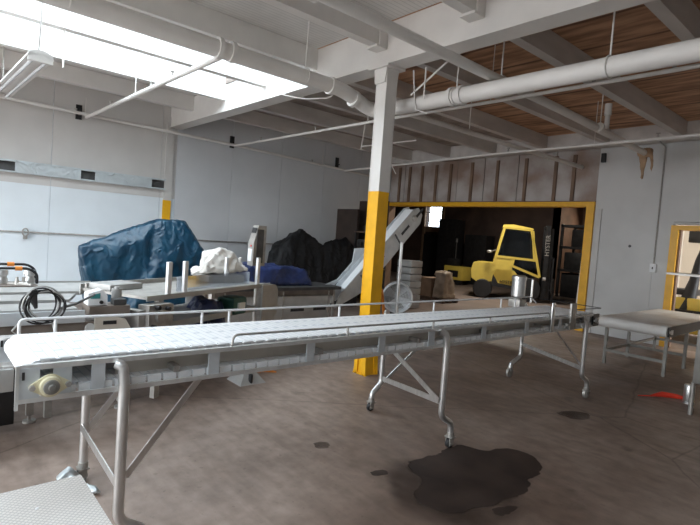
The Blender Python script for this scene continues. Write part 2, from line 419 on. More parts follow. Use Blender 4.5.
# right wall and the wall behind the camera with its loading door opening and a window
struct(MB().box(WR, WR + .2, WF, WB, 0, 4.2).build('wall_right', 'wallright', smooth=False))
FX0, FX1, FZ = -8.8, -1.0, 2.95
fw = MB().box(WL - .2, FX0, WF - .2, WF, 0, 4.2).box(FX1, WR + .2, WF - .2, WF, 0, 4.2).box(FX0, FX1, WF - .2, WF, FZ, 4.2)
struct(fw.build('wall_front', 'walldim', smooth=False))
struct(MB().box(-14, 8, -18, WF - .2, -.12, -.02).build('floor_outside', 'concrete_dark', smooth=False))
# roof deck in bays, with the skylight opening and a second one added for light
SX0, SX1, SY0, SY1 = -7.97, -5.55, -3.6, 3.95
QX0, QX1, QY0, QY1 = -2.89, -.47, -4.0, -.6  # added skylight, out of view, brightens the floor and conveyor
d = MB().box(WL - .2, SX0, WF - .2, GY0, ZD, ZD + .15).box(SX1, QX0, WF - .2, GY0, ZD, ZD + .15).box(QX1, WR + .2, WF - .2, GY0, ZD, ZD + .15).box(QX0, QX1, WF - .2, QY0, ZD, ZD + .15).box(QX0, QX1, QY1, GY0, ZD, ZD + .15).box(SX0, SX1, WF - .2, SY0, ZD, ZD + .15)
struct(d.build('ceiling', 'deckpaint', smooth=False))
struct(MB().box(-5.49, WR + .2, GY0, WB + .2, ZD, ZD + .15).build('ceiling_boards', 'wood', smooth=False))
struct(MB().box(WL - .2, -5.49, GY0, WB + .2, ZD, ZD + .15).build('ceiling_grey', 'greydeck', smooth=False))  # greyer deck between the left wall and the brown boards
struct(MB().box(SX0 - .1, SX0, SY0, SY1, ZD + .15, ZD + .42).box(SX1, SX1 + .1, SY0, SY1, ZD + .15, ZD + .42).box(SX0, SX1, SY0 - .1, SY0, ZD, ZD + .42).box(SX0, SX1, SY1, SY1 + .1, ZD + .15, ZD + .42).build('skylight_curb', 'paint', smooth=False))
struct(MB().box(QX0, QX1, QY0, QY1, ZD + .15, ZD + .16).build('window_added', 'glass', smooth=False))
sky = MB().box(SX0, SX1, SY0, SY1, ZD + .42, ZD + .43).build('window_1', 'glass', smooth=False); struct(sky)
wn = MB()
for k in range(13): wn.box(SX0, SX1, SY0 + k * .62, SY0 + k * .62 + .035, ZD + .37, ZD + .42)
for x in (-7.4, -6.2): wn.box(x, x + .035, SY0, SY1, ZD + .36, ZD + .41)
struct(wn.build('window_frame', 'galv', smooth=False))
# girder, joists
g = MB().box(WL, WR, GY0 + .02, GY1 - .02, GZ, ZD - .002).box(WL, WR, GY0, GY1, GZ - .012, GZ + .012)
struct(g.build('ceiling_girder', 'paint', smooth=False))
struct(MB().box(WL, WR, WB - .3, WB - .05, 3.70, ZD - .002).build('ceiling_girder', 'joistpaint', smooth=False))
for i, x in enumerate(JX):
    f = MB().box(x - .06, x + .06, WF, GY0 + .018, 3.73, ZD - .003).build('ceiling_joist', 'paint', smooth=False); struct(f)
    b = MB().box(x - .06, x + .06, GY1 - .018, WB - .3, 3.73, ZD - .003).build('ceiling_joist', 'joistpaint', smooth=False); struct(b)
for x in (JX[4], JX[5]):
    h = MB().box(x - .085, x + .085, GY0 - .14, GY0 + .015, 3.70, 3.725).box(x + .065, x + .085, GY0 - .10, GY0 + .015, 3.72, 3.98); struct(h.build('ceiling_joist_hanger', 'paint', smooth=False))

# ------------------------------------------------------------------ column
c = thing('steel_column', (-4.22, 4.07, 0), 'square steel column painted white above and yellow below, holding up the main girder', 'column')
MB().box(-4.285, -4.125, 3.99, 4.15, 2.13, GZ - .04).box(-4.289, -4.275, 3.986, 4.154, 2.13, GZ - .05).box(-4.135, -4.121, 3.986, 4.154, 2.13, GZ - .05).build('white_upper_shaft', 'paint', c)
MB().box(-4.285, -4.125, 3.99, 4.15, .0, 2.13).box(-4.289, -4.275, 3.986, 4.154, 0, 2.13).box(-4.135, -4.121, 3.986, 4.154, 0, 2.13).build('yellow_lower_shaft', 'yellow', c)
MB().box(-4.38, -4.06, 3.93, 4.21, GZ - .04, GZ - .013).prism([(-4.32, GZ - .04), (-4.12, GZ - .04), (-4.14, GZ - .2), (-4.30, GZ - .2)], 3.97, 4.17, 'Y').build('cap_plate', 'paint', c)
bp = MB()
for sx, sy in ((-1, -1), (1, -1), (1, 1), (-1, 1)):
    bp.prism([(-4.205 + sx * .04, .20), (-4.205 + sx * .09, .22), (-4.205 + sx * .105, .0), (-4.205 + sx * .05, .0)], 4.07 + sy * .085, 4.07 + sy * .1, 'Y')
    bp.prism([(4.07 + sy * .03, .2), (4.07 + sy * .09, .24), (4.07 + sy * .105, 0), (4.07 + sy * .06, 0)], -4.205 + sx * .08, -4.205 + sx * .095, 'X')
bp.box(-4.32, -4.12, 3.97, 4.17, 0, .015)
bp.build('flared_base', 'yellow', c)

# ------------------------------------------------------------------ pipes overhead
def ring(mb, c, ax, r, w=.03, t=.025):
    c = Vector(c); a = Vector(ax).normalized(); mb.cyl(c - a * w, c + a * w, r + t, 20); return mb
p = thing('white_water_main', (-4.78, 2.0, 3.37), 'thick white painted pipe running under the skylight and turning behind the column', 'pipe')
pts = bend([(-4.78, -4.9, 3.38), (-4.80, 3.9, 3.36), (-4.80, 4.45, 3.2), (-4.2, 4.45, 3.2), (3.5, 4.45, 3.17)], .16, 6)
MB().tube(pts, .086, 20).build('pipe_run', 'paint', p)
for q, ax in (((-4.79, 2.28, 3.37), (0, 1, 0)), ((-4.79, 2.42, 3.37), (0, 1, 0)), ((-4.80, 3.72, 3.36), (0, 1, 0)), ((-4.80, 4.1, 3.29), (0, 1, -.25)), ((-4.6, 4.45, 3.2), (1, 0, 0)), ((-3.55, 4.45, 3.2), (1, 0, 0)), ((-3.42, 4.45, 3.2), (1, 0, 0))):
    ring(MB(), q, ax, .086, .022, .018).build('flange', 'paint', p)
for (x, y, z) in ((-4.79, .95, 3.38), (-4.80, 3.35, 3.37), (-3.5, 4.45, 3.2), (-1.9, 4.45, 3.19)):
    ax = Vector((0, 1, 0)) if y < 4 else Vector((1, 0, 0))
    h = MB(); circ = []
    for k in range(17):
        a = 2 * PI * k / 16; circ.append((x + (math.cos(a) * .093 if y < 4 else 0), y + (math.cos(a) * .093 if y > 4 else 0), z + math.sin(a) * .093))
    h.tube(circ[:-1], .008, 6, closed=True); h.cyl((x, y, z + .08), (x, y, ZD - .002), .008, 8)
    h.build('hanger', 'paint', p)

p = thing('white_pipe', (-3.12, 4, 3.37), 'long white pipe passing under the girder right of the column', 'pipe')
MB().tube([(-3.02, -4.9, 3.36), (-3.08, 3, 3.35), (-3.12, 6, 3.35), (-3.24, 9.25, 3.35)], .05, 16).build('pipe_run', 'paint', p)
for y in (2.2, 4.7, 7.2):
    ring(MB(), (-3.12, y, 3.36), (0, 1, 0), .05, .03, .01).cyl((-3.12, y, 3.4), (-3.12, y, ZD - .002), .008, 8).build('pipe_clamp', 'paint', p)
p = thing('narrow_white_pipe', (-4.85, 7, 3.35), 'white pipe with hooked hanger running back behind the column', 'pipe')
MB().tube([(-4.93, 5.0, 3.37), (-4.85, 7.5, 3.36), (-4.78, 10.37, 3.35)], .04, 14).build('pipe_run', 'paint', p)
MB().cyl((-4.88, 6.6, 3.4), (-4.88, 6.6, 3.998), .008, 8).tube([(-4.88, 6.6 + math.cos(a / 8 * PI) * .045, 3.365 + math.sin(a / 8 * PI) * .045) for a in range(16)], .007, 6, closed=True).build('hanger', 'paint', p)

def sprinkler_pipe(pts, label, heads, r=.021):
    p = thing('sprinkler_pipe', pts[0], label, 'pipe')
    MB().tube(pts, r, 12).build('pipe_run', 'paint', p)
    for (x, y, z) in heads:
        MB().cyl((x, y, z), (x, y, z + .07), .012, 8).cyl((x, y, z + .07), (x, y, z + .08), .028, 10).cyl((x, y, z + .02), (x, y, z + .045), .018, 6).build('sprinkler_head', 'steeldull', p)
    for i in (1, 2):
        a, b = Vector(pts[0]), Vector(pts[-1]); q = a.lerp(b, .12 + .36 * i)
        MB().cyl(q, (q.x, q.y, 3.735 if abs(a.x - b.x) < 1 else ZD - .002), .006, 6).build('hanger', 'paint', p)
    return p
sprinkler_pipe([(-10.15, -4.9, 3.50), (-10.15, 1.1, 3.46), (-10.15, 5.5, 3.40), (-10.15, 10.2, 3.25)], 'thin white sprinkler pipe running along the top of the left wall', [(-10.2, 2.2, 3.44), (-10.2, 7.5, 3.34)], .03)
sprinkler_pipe([(-10.12, 5.32, 3.385), (-5.3, 5.0, 3.27), (-3.3, 5.06, 3.27), (3.5, 5.1, 3.28)], 'thin white sprinkler branch crossing behind the column', [(-8.9, 5.24, 3.356), (-6.9, 5.1, 3.31), (-5.5, 5.0, 3.275), (-2.3, 5.07, 3.27), (-1.6, 5.07, 3.27)], .021)
sprinkler_pipe([(-10.12, 8.5, 3.28), (-5.3, 7.95, 3.27), (3.5, 7.7, 3.28)], 'thin white sprinkler branch nearest the back wall', [(-5.0, 7.94, 3.27), (-2.6, 7.87, 3.27)], .021)
sprinkler_pipe([(-10.18, 2.38, 3.40), (-4.9, 2.43, 3.38)], 'short white sprinkler branch crossing under the skylight to the thick pipe', [(-7.0, 2.4, 3.39), (-6.3, 2.41, 3.39), (-8.8, 2.4, 3.40)], .03)
t = thing('bent_conduit', (-5.9, 4.25, 3.5), 'bent thin conduit sagging under the girder beside the thick pipe', 'conduit')
MB().tube(bend([(-6.4, 3.92, 3.9), (-6.25, 3.92, 3.55), (-5.9, 4.1, 3.46), (-5.5, 4.3, 3.46), (-5.35, 4.35, 3.72)], .1), .009, 8).build('tube', 'paint', t)
t = thing('column_conduit', (-4.05, 4.3, 3.3), 'pair of thin rods with a diagonal wire hanging just right of the column', 'conduit')
MB().tube([(-4.02, 4.3, 3.54), (-4.02, 4.35, 3.25), (-3.98, 4.35, 3.1), (-3.85, 4.40, 3.05)], .009, 8).build('rod', 'paint', t)
MB().cyl((-3.86, 4.33, 3.55), (-3.86, 4.33, 3.2), .009, 8).build('rod', 'paint', t)
MB().cyl((-4.08, 4.35, 3.28), (-3.55, 4.4, 3.62), .012, 8).build('diagonal_wire', 'paint', t)
t = thing('dangling_conduit', (-6.6, 6.2, 3.2), 'loose conduit bracket dangling below the ceiling between the left wall and the column', 'conduit')
MB().beam((-7.0, 6.3, 3.72), (-7.35, 6.55, 3.28), .02, .03).build('brace', 'paint', t)
MB().cyl((-7.3, 6.5, 3.33), (-6.25, 6.9, 3.42), .012, 8).build('rod', 'paint', t)
MB().cyl((-6.9, 6.65, 3.36), (-6.8, 7.0, 2.85), .009, 8).build('drop_rod', 'paint', t)
t = thing('pipe_stub', (-2.6, 8.3, 3.5), 'short white upright pipe stub on the long pipe near the back wall', 'pipe')
MB().cyl((-3.2, 7.6, 3.38), (-3.2, 7.6, 3.62), .035, 12).cyl((-3.2, 7.6, 3.62), (-3.2, 7.6, 3.78), .05, 12).build('stub', 'paint', t)
BR = 'black brackets on the left wall pipe'
for y, lab in ((2.28, 'small black wall bracket on the pipe left of the pilaster'), (5.36, 'small black wall bracket on the pipe right of the pilaster'), (8.4, 'small black wall bracket on the pipe nearest the back corner')):
    t = MB().box(WL + .001, WL + .035, y - .05, y + .05, 3.36, 3.62, bev=.006).cyl((WL + .03, y, 3.44), (WL + .13, y, 3.43), .012, 8).build('pipe_bracket', 'black', off=(WL, y, 3.4)); tag(t, lab, 'bracket', BR)

# ------------------------------------------------------------------ hanging fluorescent fixture
t = thing('fluorescent_fixture', (-6.9, .9, 3.1), 'hanging unlit two tube fluorescent fixture below the skylight at upper left', 'ceiling light')
fa, fb = Vector((-6.05, .97, 3.17)), Vector((-8.45, .90, 3.17))
fm = Matrix.Translation(fa) @ Matrix.Rotation(math.atan2(fb.y - fa.y, fb.x - fa.x), 4, 'Z')
L_ = (fb - fa).length
MB().add(*(lambda q: (q.v, q.f))(MB().prism([(-.12, 0), (-.10, .05), (-.03, .08), (.03, .08), (.10, .05), (.12, 0), (.11, 0), (0, .035), (-.11, 0)], 0, L_, 'X')), fm).build('housing', 'paint', t)
for s_ in (-.06, .06):
    a = fm @ Vector((.05, s_, -.01)); b = fm @ Vector((L_ - .05, s_, -.01)); MB().cyl(a, b, .018, 12).build('tube', 'tube', t)
for k in (.03, L_ - .03):
    MB().add(*(lambda q: (q.v, q.f))(MB().box(k - .03, k + .01, -.11, .11, -.04, .04)), fm).build('end_cap', 'orange' if 0 else 'paint', t)
MB().tube([fa + V(-.15, 0, .08), fa + V(-.1, 0, .25), fa + V(-.12, .02, .83)], .008, 6).build('hanging_chain', 'steeldull', t)
MB().tube([fb + V(.2, 0, .08), fb + V(.2, 0, .83)], .008, 6).build('hanging_chain', 'steeldull', t)
t = MB().cyl((-6.72, 1.3, 3.3), (-6.72, 1.3, 3.728), .01, 8).build('hanger_rod', 'paint', off=(-6.72, 1.3, 3.3)); tag(t, 'thin threaded rod hanging from the skylight joist near the fixture', 'rod')

# ------------------------------------------------------------------ left wall fittings
t = thing('wall_cable_tray', (WL, -1, 2.27), 'long galvanised tray high on the left wall with dark open slots', 'cable tray')
tr = MB()
segs = [(-3.6, -1.9), (-1.6, 0.6), (1.32, 2.32), (2.5, 3.60)]
MB().box(WL + .001, WL + .11, -4.0, 3.9, 2.445, 2.475).box(WL + .001, WL + .11, -4.0, 3.9, 2.265, 2.29).build('rails', 'galv', t)
for a, b in ((-4.0, -2.2), (-1.9, -.6), (-.3, 1.05), (1.33, 2.34), (2.58, 3.62)):
    MB().box(WL + .085, WL + .10, a, b, 2.29, 2.445).build('cover_plate', 'galv', t)
MB().box(WL + .002, WL + .012, -4, 3.9, 2.29, 2.445).build('back_plate', 'darkgrey', t)
t = thing('wall_cable', (WL, 1, 1.26), 'thin grey cable strung level along the left wall with a small ring', 'cable')
MB().tube([(WL + .03, -4.8, 1.26), (WL + .03, 3.86, 1.265), (WL + .1, 4.0, 1.265), (WL + .03, 4.2, 1.27), (WL + .03, 10.2, 1.28)], .014, 8).build('cable', 'steeldull', t)
MB().tube([(WL + .06, 1.52 + math.cos(a * PI / 6) * .045, 1.26 + math.sin(a * PI / 6) * .065) for a in range(12)], .012, 6, closed=True).box(WL + .02, WL + .08, 1.49, 1.55, 1.14, 1.2).build('ring', 'steeldull', t)

# ------------------------------------------------------------------ back wall fittings
t = thing('wall_switch', (-3.28, WB, 1.41), 'small white switch box low on its grey conduit on the back wall', 'switch')
MB().box(-3.335, -3.225, WB - .05, WB - .001, 1.33, 1.49, bev=.008).build('box', 'white', t)
MB().box(-3.29, -3.27, WB - .06, WB - .05, 1.39, 1.43).build('toggle', 'darkgrey', t)
MB().tube(bend([(-3.28, WB - .02, 1.49), (-3.28, WB - .02, 3.64), (-3.28, WB - .33, 3.68)], .06), .013, 8).build('conduit', 'steeldull', t)
t = drape('torn_pipe_cover', [[(-3.34, 9.22, 3.42), (-3.14, 9.22, 3.42), (-3.14, 9.36, 3.42), (-3.34, 9.36, 3.42), (-3.36, 9.28, 3.30), (-3.12, 9.28, 3.26)], [(-3.34, 9.30, 3.34), (-3.20, 9.30, 3.34), (-3.22, 9.36, 3.34), (-3.27, 9.31, 2.90), (-3.25, 9.34, 2.90), (-3.34, 9.34, 3.34)], [(-3.16, 9.28, 3.38), (-3.10, 9.28, 3.36), (-3.11, 9.34, 3.05), (-3.13, 9.31, 3.0), (-3.16, 9.35, 3.3)]], 'tornpaper', off=(-3.24, 9.3, 3.3), vox=.014, amp=.008, fs=10)
tag(t, 'torn brown paper flap hanging from the far end of the white pipe', 'wrapping')
t = MB().lathe([(.0, 0), (.028, .001), (.02, .012), (0, .014)], (-3.72, WB - .015, 1.79), 'Y', 10).build('wall_hole_cap', 'darkgrey', off=(-3.72, WB - .015, 1.79)); tag(t, 'small dark cap on the white back wall left of the switch', 'cap')
t = MB().box(-4.4, -4.32, WB - .06, WB - .001, 3.42, 3.60, bev=.006).build('pipe_bracket', 'black', off=(-4.36, WB, 3.5)); tag(t, 'small black bracket high on the back wall above the corner of the opening', 'bracket')

# ------------------------------------------------------------------ main conveyor
cv = thing('long_conveyor', (-2.79, 3.1, 0), 'long white belt conveyor on bent steel legs crossing the room in front', 'conveyor')
XN, XF = -2.37, -3.20
Y0, Y1 = .36, 5.82
def zt(y): return .985 - .0100 * (y - .33)          # top of side rails
def zb(y): return .835 - .0070 * (y - .33)
XB = -2.965
BW0, BW1 = XB + .02, XN - .02
def loop_belt():
    b = MB(); n = 10; r = .062
    prof = []
    yA, yB = Y0 + .065, Y1 - .04
    for y in (yB, yA): prof.append((y, zt(y) + .006))
    cz = zt(yA) + .006 - r
    for k in range(1, n): a = PI / 2 + PI * k / n; prof.append((yA + math.cos(a) * r, cz + math.sin(a) * r))
    for y in (yA, yB): prof.append((y, zt(y) + .006 - 2 * r))
    cz = zt(yB) + .006 - r
    for k in range(1, n): a = -PI / 2 + PI * k / n; prof.append((yB + math.cos(a) * r, cz + math.sin(a) * r))
    inner = []; m = len(prof)
    for i in range(m):
        a = Vector(prof[i - 1]); c_ = Vector(prof[(i + 1) % m]); t_ = (c_ - a).normalized(); nn = Vector((-t_.y, t_.x)); inner.append(Vector(prof[i]) + nn * .012)
    vs = []
    for x in (BW0, BW1):
        vs += [(x, *p_) for p_ in prof] + [(x, *p_) for p_ in inner]
    fs = []
    for i in range(m):
        j = (i + 1) % m
        fs += [(i, j, 2 * m + j, 2 * m + i), (m + i, 3 * m + i, 3 * m + j, m + j), (i, m + i, m + j, j), (2 * m + i, 2 * m + j, 3 * m + j, 3 * m + i)]
    return b.add(vs, fs)
loop_belt().build('belt', 'belt', cv)
# raised module edges along the near side of the belt
te = MB(); tl = MB(); y = Y0 + .06
while y < Y1 - .1:
    te.box(BW1 - .03, BW1 + .004, y, y + .058, zt(y) + .004, zt(y) + .011); tl.box(BW1 - .04, BW1 + .028, y, y + .062, zb(y) + .012, zb(y) + .042); y += .074
te.build('belt_edge_links', 'white', cv)
tl.build('return_belt_edge', 'white', cv)
MB().prism([(.74, zb(.7) + .035), (5.6, zb(5.6) + .035), (5.6, zt(5.6) - .03), (.74, zt(.7) - .03)], BW1 - .062, BW1 - .056, 'X').build('belt_shade_sheet', 'beltshade', cv)  # added sheet, its beige stands for the return belt in shade
def rail(x, s, nm):
    r = MB()
    a, b = Vector((x, Y0 - .02, 0)), Vector((x, Y1, 0))
    top = [(Y0 - .02, zt(Y0)), (Y1, zt(Y1)), (Y1, zt(Y1) - .022), (Y0 - .02, zt(Y0) - .022)]
    r.prism(top, x - .006, x + .006, 'X')
    r.prism([(Y0, zt(Y0) - .002), (Y1, zt(Y1) - .002), (Y1, zt(Y1) - .008), (Y0, zt(Y0) - .008)], x - s * .03, x, 'X')
    low = [(Y0 - .02, zb(Y0) + .014), (Y1, zb(Y1) + .014), (Y1, zb(Y1) - .008), (Y0 - .02, zb(Y0) - .008)]
    r.prism(low, x - .006, x + .006, 'X')
    r.prism([(Y0, zb(Y0) - .002), (Y1, zb(Y1) - .002), (Y1, zb(Y1) - .008), (Y0, zb(Y0) - .008)], x - s * .035, x, 'X')
    return r.build(nm, 'rail', cv)
rail(XN + .02, 1, 'side_rail'); rail(XB, -1, 'side_rail')
for x in (XN + .018, XB - .002):
    for y, w in ((.50, .07), (.64, .055), (1.19, .06), (1.81, .06), (2.41, .06), (2.93, .07), (3.61, .06), (4.3, .06), (4.95, .06), (5.6, .06)):
        MB().box(x - .004, x + .004, y - w / 2, y + w / 2, zb(y) + .01, zt(y) - .01).build('spacer_plate', 'plate', cv)
for y in (.82, 3.36, 5.85): MB().box(XF - .03, XB, y - .02, y + .02, zb(y) - .0, zb(y) + .03).build('outrigger_bar', 'rail', cv)
# crossbars and beige wear strips between the belt runs
for y in (1.0, 1.9, 2.8, 3.7, 4.6, 5.4): MB().box(XF - .01, XN + .01, y - .015, y + .015, zb(y) + .045, zb(y) + .075).build('cross_bar', 'steeldull', cv)
wsn = MB()
for x in (-2.88, -2.75, -2.62, -2.49): wsn.prism([(.5, zt(.5) - .009), (5.6, zt(5.6) - .009), (5.6, zt(5.6) - .04), (.5, zt(.5) - .04)], x - .012, x + .012, 'X')
wsn.build('wear_strips', 'card', cv)
# near end plate and flange bearings on both sides
for x, s in ((XN + .026, 1), (XB - .012, -1)):
    MB().box(x - .004, x + .004, Y0 - .025, Y0 + .055, zb(Y0) + .012, zt(Y0) - .012).build('end_plate', 'plate', cv)
    MB().box(x - .006, x + .006, Y0 - .008, Y0 + .002, .925, .958).build('slot', 'black', cv)
    MB().box(x - .006, x + .012, Y0 - .03, Y0 - .018, zb(Y0) - .03, zt(Y0)).build('end_strap', 'steel', cv)
    br = MB(); cyy, czz = .452, .893
    prof = []
    for k in range(28):
        a = 2 * PI * k / 28; ca, sa = math.cos(a), math.sin(a)
        rr = .048 if abs(ca) < .72 else .048 + (abs(ca) - .72) / .28 * .030
        prof.append((cyy + ca * rr * 1.0, czz + sa * (.048 if abs(ca) < .72 else .048 * (1 - (abs(ca) - .72) * .9))))
    br.prism(prof, x + s * .004, x + s * .016, 'X').lathe([(.042, 0), (.040, s * .02), (.030, s * .024), (.0, s * .024)], (x + s * .016, cyy, czz), 'X', 24)
    bo = br.build('flange_bearing', 'cream', cv)
    MB().lathe([(.031, 0), (.029, s * .006), (.014, s * .01), (.012, s * .02), (0, s * .02)], (x + s * .04, cyy, czz), 'X', 20).build('bearing_insert', 'legsteel', bo)
    for dy in (-.066, .066): MB().lathe([(.013, 0), (.012, s * .014), (0, s * .014)], (x + s * .016, cyy + dy, czz), 'X', 6).build('bolt', 'steeldull', bo)
MB().cyl((XB - .05, .452, .893), (XN + .05, .452, .893), .016, 14).build('shaft', 'steel', cv)
MB().cyl((XB - .02, Y1 - .05, zt(Y1) - .07), (XN + .05, Y1 - .05, zt(Y1) - .07), .014, 12).lathe([(.03, 0), (.03, .02), (0, .02)], (XN + .03, Y1 - .05, zt(Y1) - .07), 'X', 12).build('drive_shaft', 'steel', cv)
MB().box(XN + .01, XN + .03, Y1 - .12, Y1 + .03, zb(Y1), zt(Y1) + .0).build('end_bracket', 'blackmetal', cv)
for dy in (.0, .05): MB().lathe([(.012, 0), (.012, .012), (0, .012)], (XN + .03, Y1 - .1 + dy * 2, zb(Y1) + .06 + dy * .4), 'X', 8).build('bolt', 'white', cv)
# legs: outward bent tubes with castors
def leg(x, y, s, foot_dy, caster_wheel, top_dy, zk=.30):
    z0 = zt(y) - .03; xo = x + s * .025
    pts = bend([(x + s * .005, y + top_dy, z0), (xo, y + top_dy * .3, z0 - .01), (xo + s * .0, y, z0 - .09), (xo, y, zk), (xo, y + foot_dy * .96, zk - .075), (xo, y + foot_dy, .11)], .05, 6)
    l = MB().tube(pts, .0245, 14).build('leg', 'steel', cv)
    fx, fy = xo, y + foot_dy
    f = MB()
    f.cyl((fx, fy, .12), (fx, fy, .085), .03, 12).box(fx - .035, fx + .035, fy - .03, fy + .03, .08, .088)
    f.box(fx - .022, fx - .016, fy - .03, fy + .02, .02, .085).box(fx + .016, fx + .022, fy - .03, fy + .02, .02, .085)
    f.cyl((fx - .026, fy - .01, .035), (fx + .026, fy - .01, .035), .008, 8)
    f.build('castor_fork', 'steeldull', l)
    wr = .054 if caster_wheel else .035
    wh = MB().lathe([(.018, -.014), (wr, -.014), (wr, .014), (.018, .014)], (fx, fy - .01, wr + .0005), 'X', 22).build('castor_wheel', 'steeldull' if caster_wheel else 'black', l)
    return l
leg(XN + .02, .745, 1, .12, 0, -.03, .22); leg(XF - .015, .82, -1, .0, 0, 0, .2)
leg(XN + .02, 3.09, 1, .14, 0, -.07, .27); leg(XF - .025, 3.36, -1, -.11, 0, 0, .24)
leg(XN + .02, 5.50, 1, .16, 1, -.06, .27); leg(XF - .025, 5.85, -1, -.22, 1, 0, .24)
xn, xf = XN + .05, XF - .05
def brace(a, b, w=.035, m='steel'): MB().beam(a, b, .006, w, (0, .4, 1)).build('brace', m, cv)
def tbrace(a, b, w=.045): MB().beam(a, b, .006, w, (0, 0, 1)).build('brace', 'steel', cv)
brace((xn - .01, .77, .42), (xn - .04, 1.12, .825)); brace((xf + .02, .82, .30), (xf + .03, 1.22, .82))
tbrace((xf + .01, .80, .34), (xn - .01, .76, .34))
tbrace((xf + .01, 3.36, .29), (xn - .01, 3.07, .39)); tbrace((xf + .01, 3.38, .62), (xn - .01, 3.05, .40))
brace((xf + .02, 3.38, .26), (xf + .03, 4.22, .80), .03)
tbrace((xf + .01, 5.83, .40), (xn - .01, 5.47, .36)); brace((xn - .02, 5.47, .40), (xn - .03, 4.9, .79), .02)
brace((xf + .02, 5.83, .35), (xf + .03, 5.75, .78), .02)
# guide rods
def guide(pts, posts, name, m, r=.006):
    g_ = MB().tube(bend(pts, .03), r, 8)
    for q in posts: g_.cyl(q[0], q[1], r * 1.1, 8)
    return g_.build(name, m, cv)
gx = XF + .07
for y in (.62, 1.48, 2.68, 3.9, 5.1): MB().box(gx - .01, XB, y - .012, y + .012, zt(y) - .07, zt(y) - .055).build('guide_bracket', 'rail', cv)
guide([(gx, .45, .90), (gx, .45, 1.03), (gx, 5.75, 1.015), (gx, 5.9, .93)], [((gx, y, zt(y) - .06), (gx, y, 1.025)) for y in (.62, 1.48, 1.68, 2.68, 3.9, 5.1, 5.4)], 'rear_guide_rod', 'white', .0085)
gx = XN + .012
guide([(gx, 1.29, zt(1.3)), (gx, 1.30, 1.035), (gx, 4.72, .99), (gx, 4.74, zt(4.7))], [((gx, y, zt(y) - .01), (gx, y, 1.035 - .013 * (y - 1.3))) for y in (2.1, 2.95, 3.7)], 'front_guide_rod', 'steeldull', .0065)
MB().tube(bend([(XN + .012, 5.2, 1.0), (XN + .012, 5.95, .985), (XF, 6.0, .985)], .05), .005, 6).build('end_guide_rod', 'blackmetal', cv)
MB().box(XN + .025, XN + .035, 4.73, 4.79, .80, 1.09, bev=.003).build('guide_post', 'steel', cv)
MB().box(XN + .025, XN + .045, 5.12, 5.24, .80, 1.07, bev=.003).box(XN + .02, XN + .05, 5.05, 5.12, .84, .87).build('guide_post', 'steeldull', cv)
# stainless drive motor standing at the far end
dm = MB().lathe([(0, .99), (.075, .99), (.085, 1.0), (.085, 1.20), (.09, 1.205), (.09, 1.245), (.07, 1.26), (0, 1.262)], (-3.32, 5.78, 0), 'Z', 24).build('drive_motor', 'steel', cv)
MB().box(-3.40, -3.24, 5.70, 5.86, .86, .96, bev=.01).cyl((-3.32, 5.78, .95), (-3.32, 5.78, .995), .05, 16).build('gearbox', 'steeldull', dm)
MB().box(-3.19, -3.17, 5.85, 5.87, .93, 1.22).build('conduit_stem', 'steel', dm)

# ------------------------------------------------------------------ small belt table in front of the back wall
tb = thing('belt_table', (-2.55, 8.7, 0), 'low white belt table on square steel legs before the yellow doorway', 'conveyor')
TX0, TX1, TY0, TY1, TZ = -3.05, -2.13, 7.62, 10.1, .70
b = MB(); prof = []; r = .075
for k in range(0, 11): a = PI / 2 + PI * k / 10; prof.append((TY0 + math.cos(a) * r, TZ - r + math.sin(a) * r))
for k in range(0, 11): a = -PI / 2 + PI * k / 10; prof.append((TY1 + math.cos(a) * r, TZ - r + math.sin(a) * r))
b.prism(prof, TX0 + .02, TX1 - .02, 'X').build('belt', 'oldbelt', tb)
for x in (TX0, TX1 - .02):
    MB().box(x, x + .02, TY0 - .02, TY1 + .02, TZ - .14, TZ - .012).build('side_rail', 'black', tb)
MB().cyl((TX0 - .01, TY0, TZ - r), (TX1 + .01, TY0, TZ - r), .02, 12).build('roller_shaft', 'steel', tb)
MB().box(TX1, TX1 + .012, TY0 + .04, TY0 + .10, TZ - .11, TZ - .05).build('bolt_plate', 'white', tb)
for x in (TX0 + .08, TX1 - .06):
    for y in (TY0 + .12, TY0 + 1.0, TY1 - .25):
        MB().box(x - .02, x + .02, y - .02, y + .02, 0, TZ - .13).build('leg', 'legsteel', tb)
st = MB()
for y in (TY0 + .12, TY0 + 1.0, TY1 - .25): st.box(TX0 + .08, TX1 - .06, y - .015, y + .015, .18, .22)
st.box(TX0 + .065, TX0 + .095, TY0 + .12, TY1 - .25, .18, .22); st.build('stretcher', 'legsteel', tb)

# ------------------------------------------------------------------ patterned table top in the foreground
tb = thing('patterned_table', (-1.6, .1, 0), 'low table with a pale diamond textured top in the bottom left foreground', 'table')
MB().box(-2.08, -1.42, -.75, .52, .588, .60).build('textured_top', 'diamond', tb, smooth=False)
MB().box(-2.06, -1.44, -.73, .50, .555, .588).build('frame', 'steeldull', tb)
for x in (-2.03, -1.47):
    for y in (-.70, .47): MB().box(x - .018, x + .018, y - .018, y + .018, 0, .556).build('leg', 'steel', tb)
px_, py_ = -1.905, .345
MB().lathe([(0, .600), (.006, .600), (.005, .603), (0, .604)], (px_, py_, 0), 'Z', 12).build('rivet', 'white', tb)
t = drape('crumpled_plastic_film', [[(-3.32, .70, .02), (-3.18, .66, .08), (-3.10, .78, .0), (-3.22, .84, .0), (-3.2, .74, .13)], [(-3.12, .72, .0), (-2.96, .84, .05), (-3.04, .88, .0), (-3.08, .80, .07)]], 'galv', off=(-3.2, .75, 0), vox=.012, amp=.012, fs=12)
tag(t, 'crumpled clear plastic film around the near rear leg', 'plastic film')

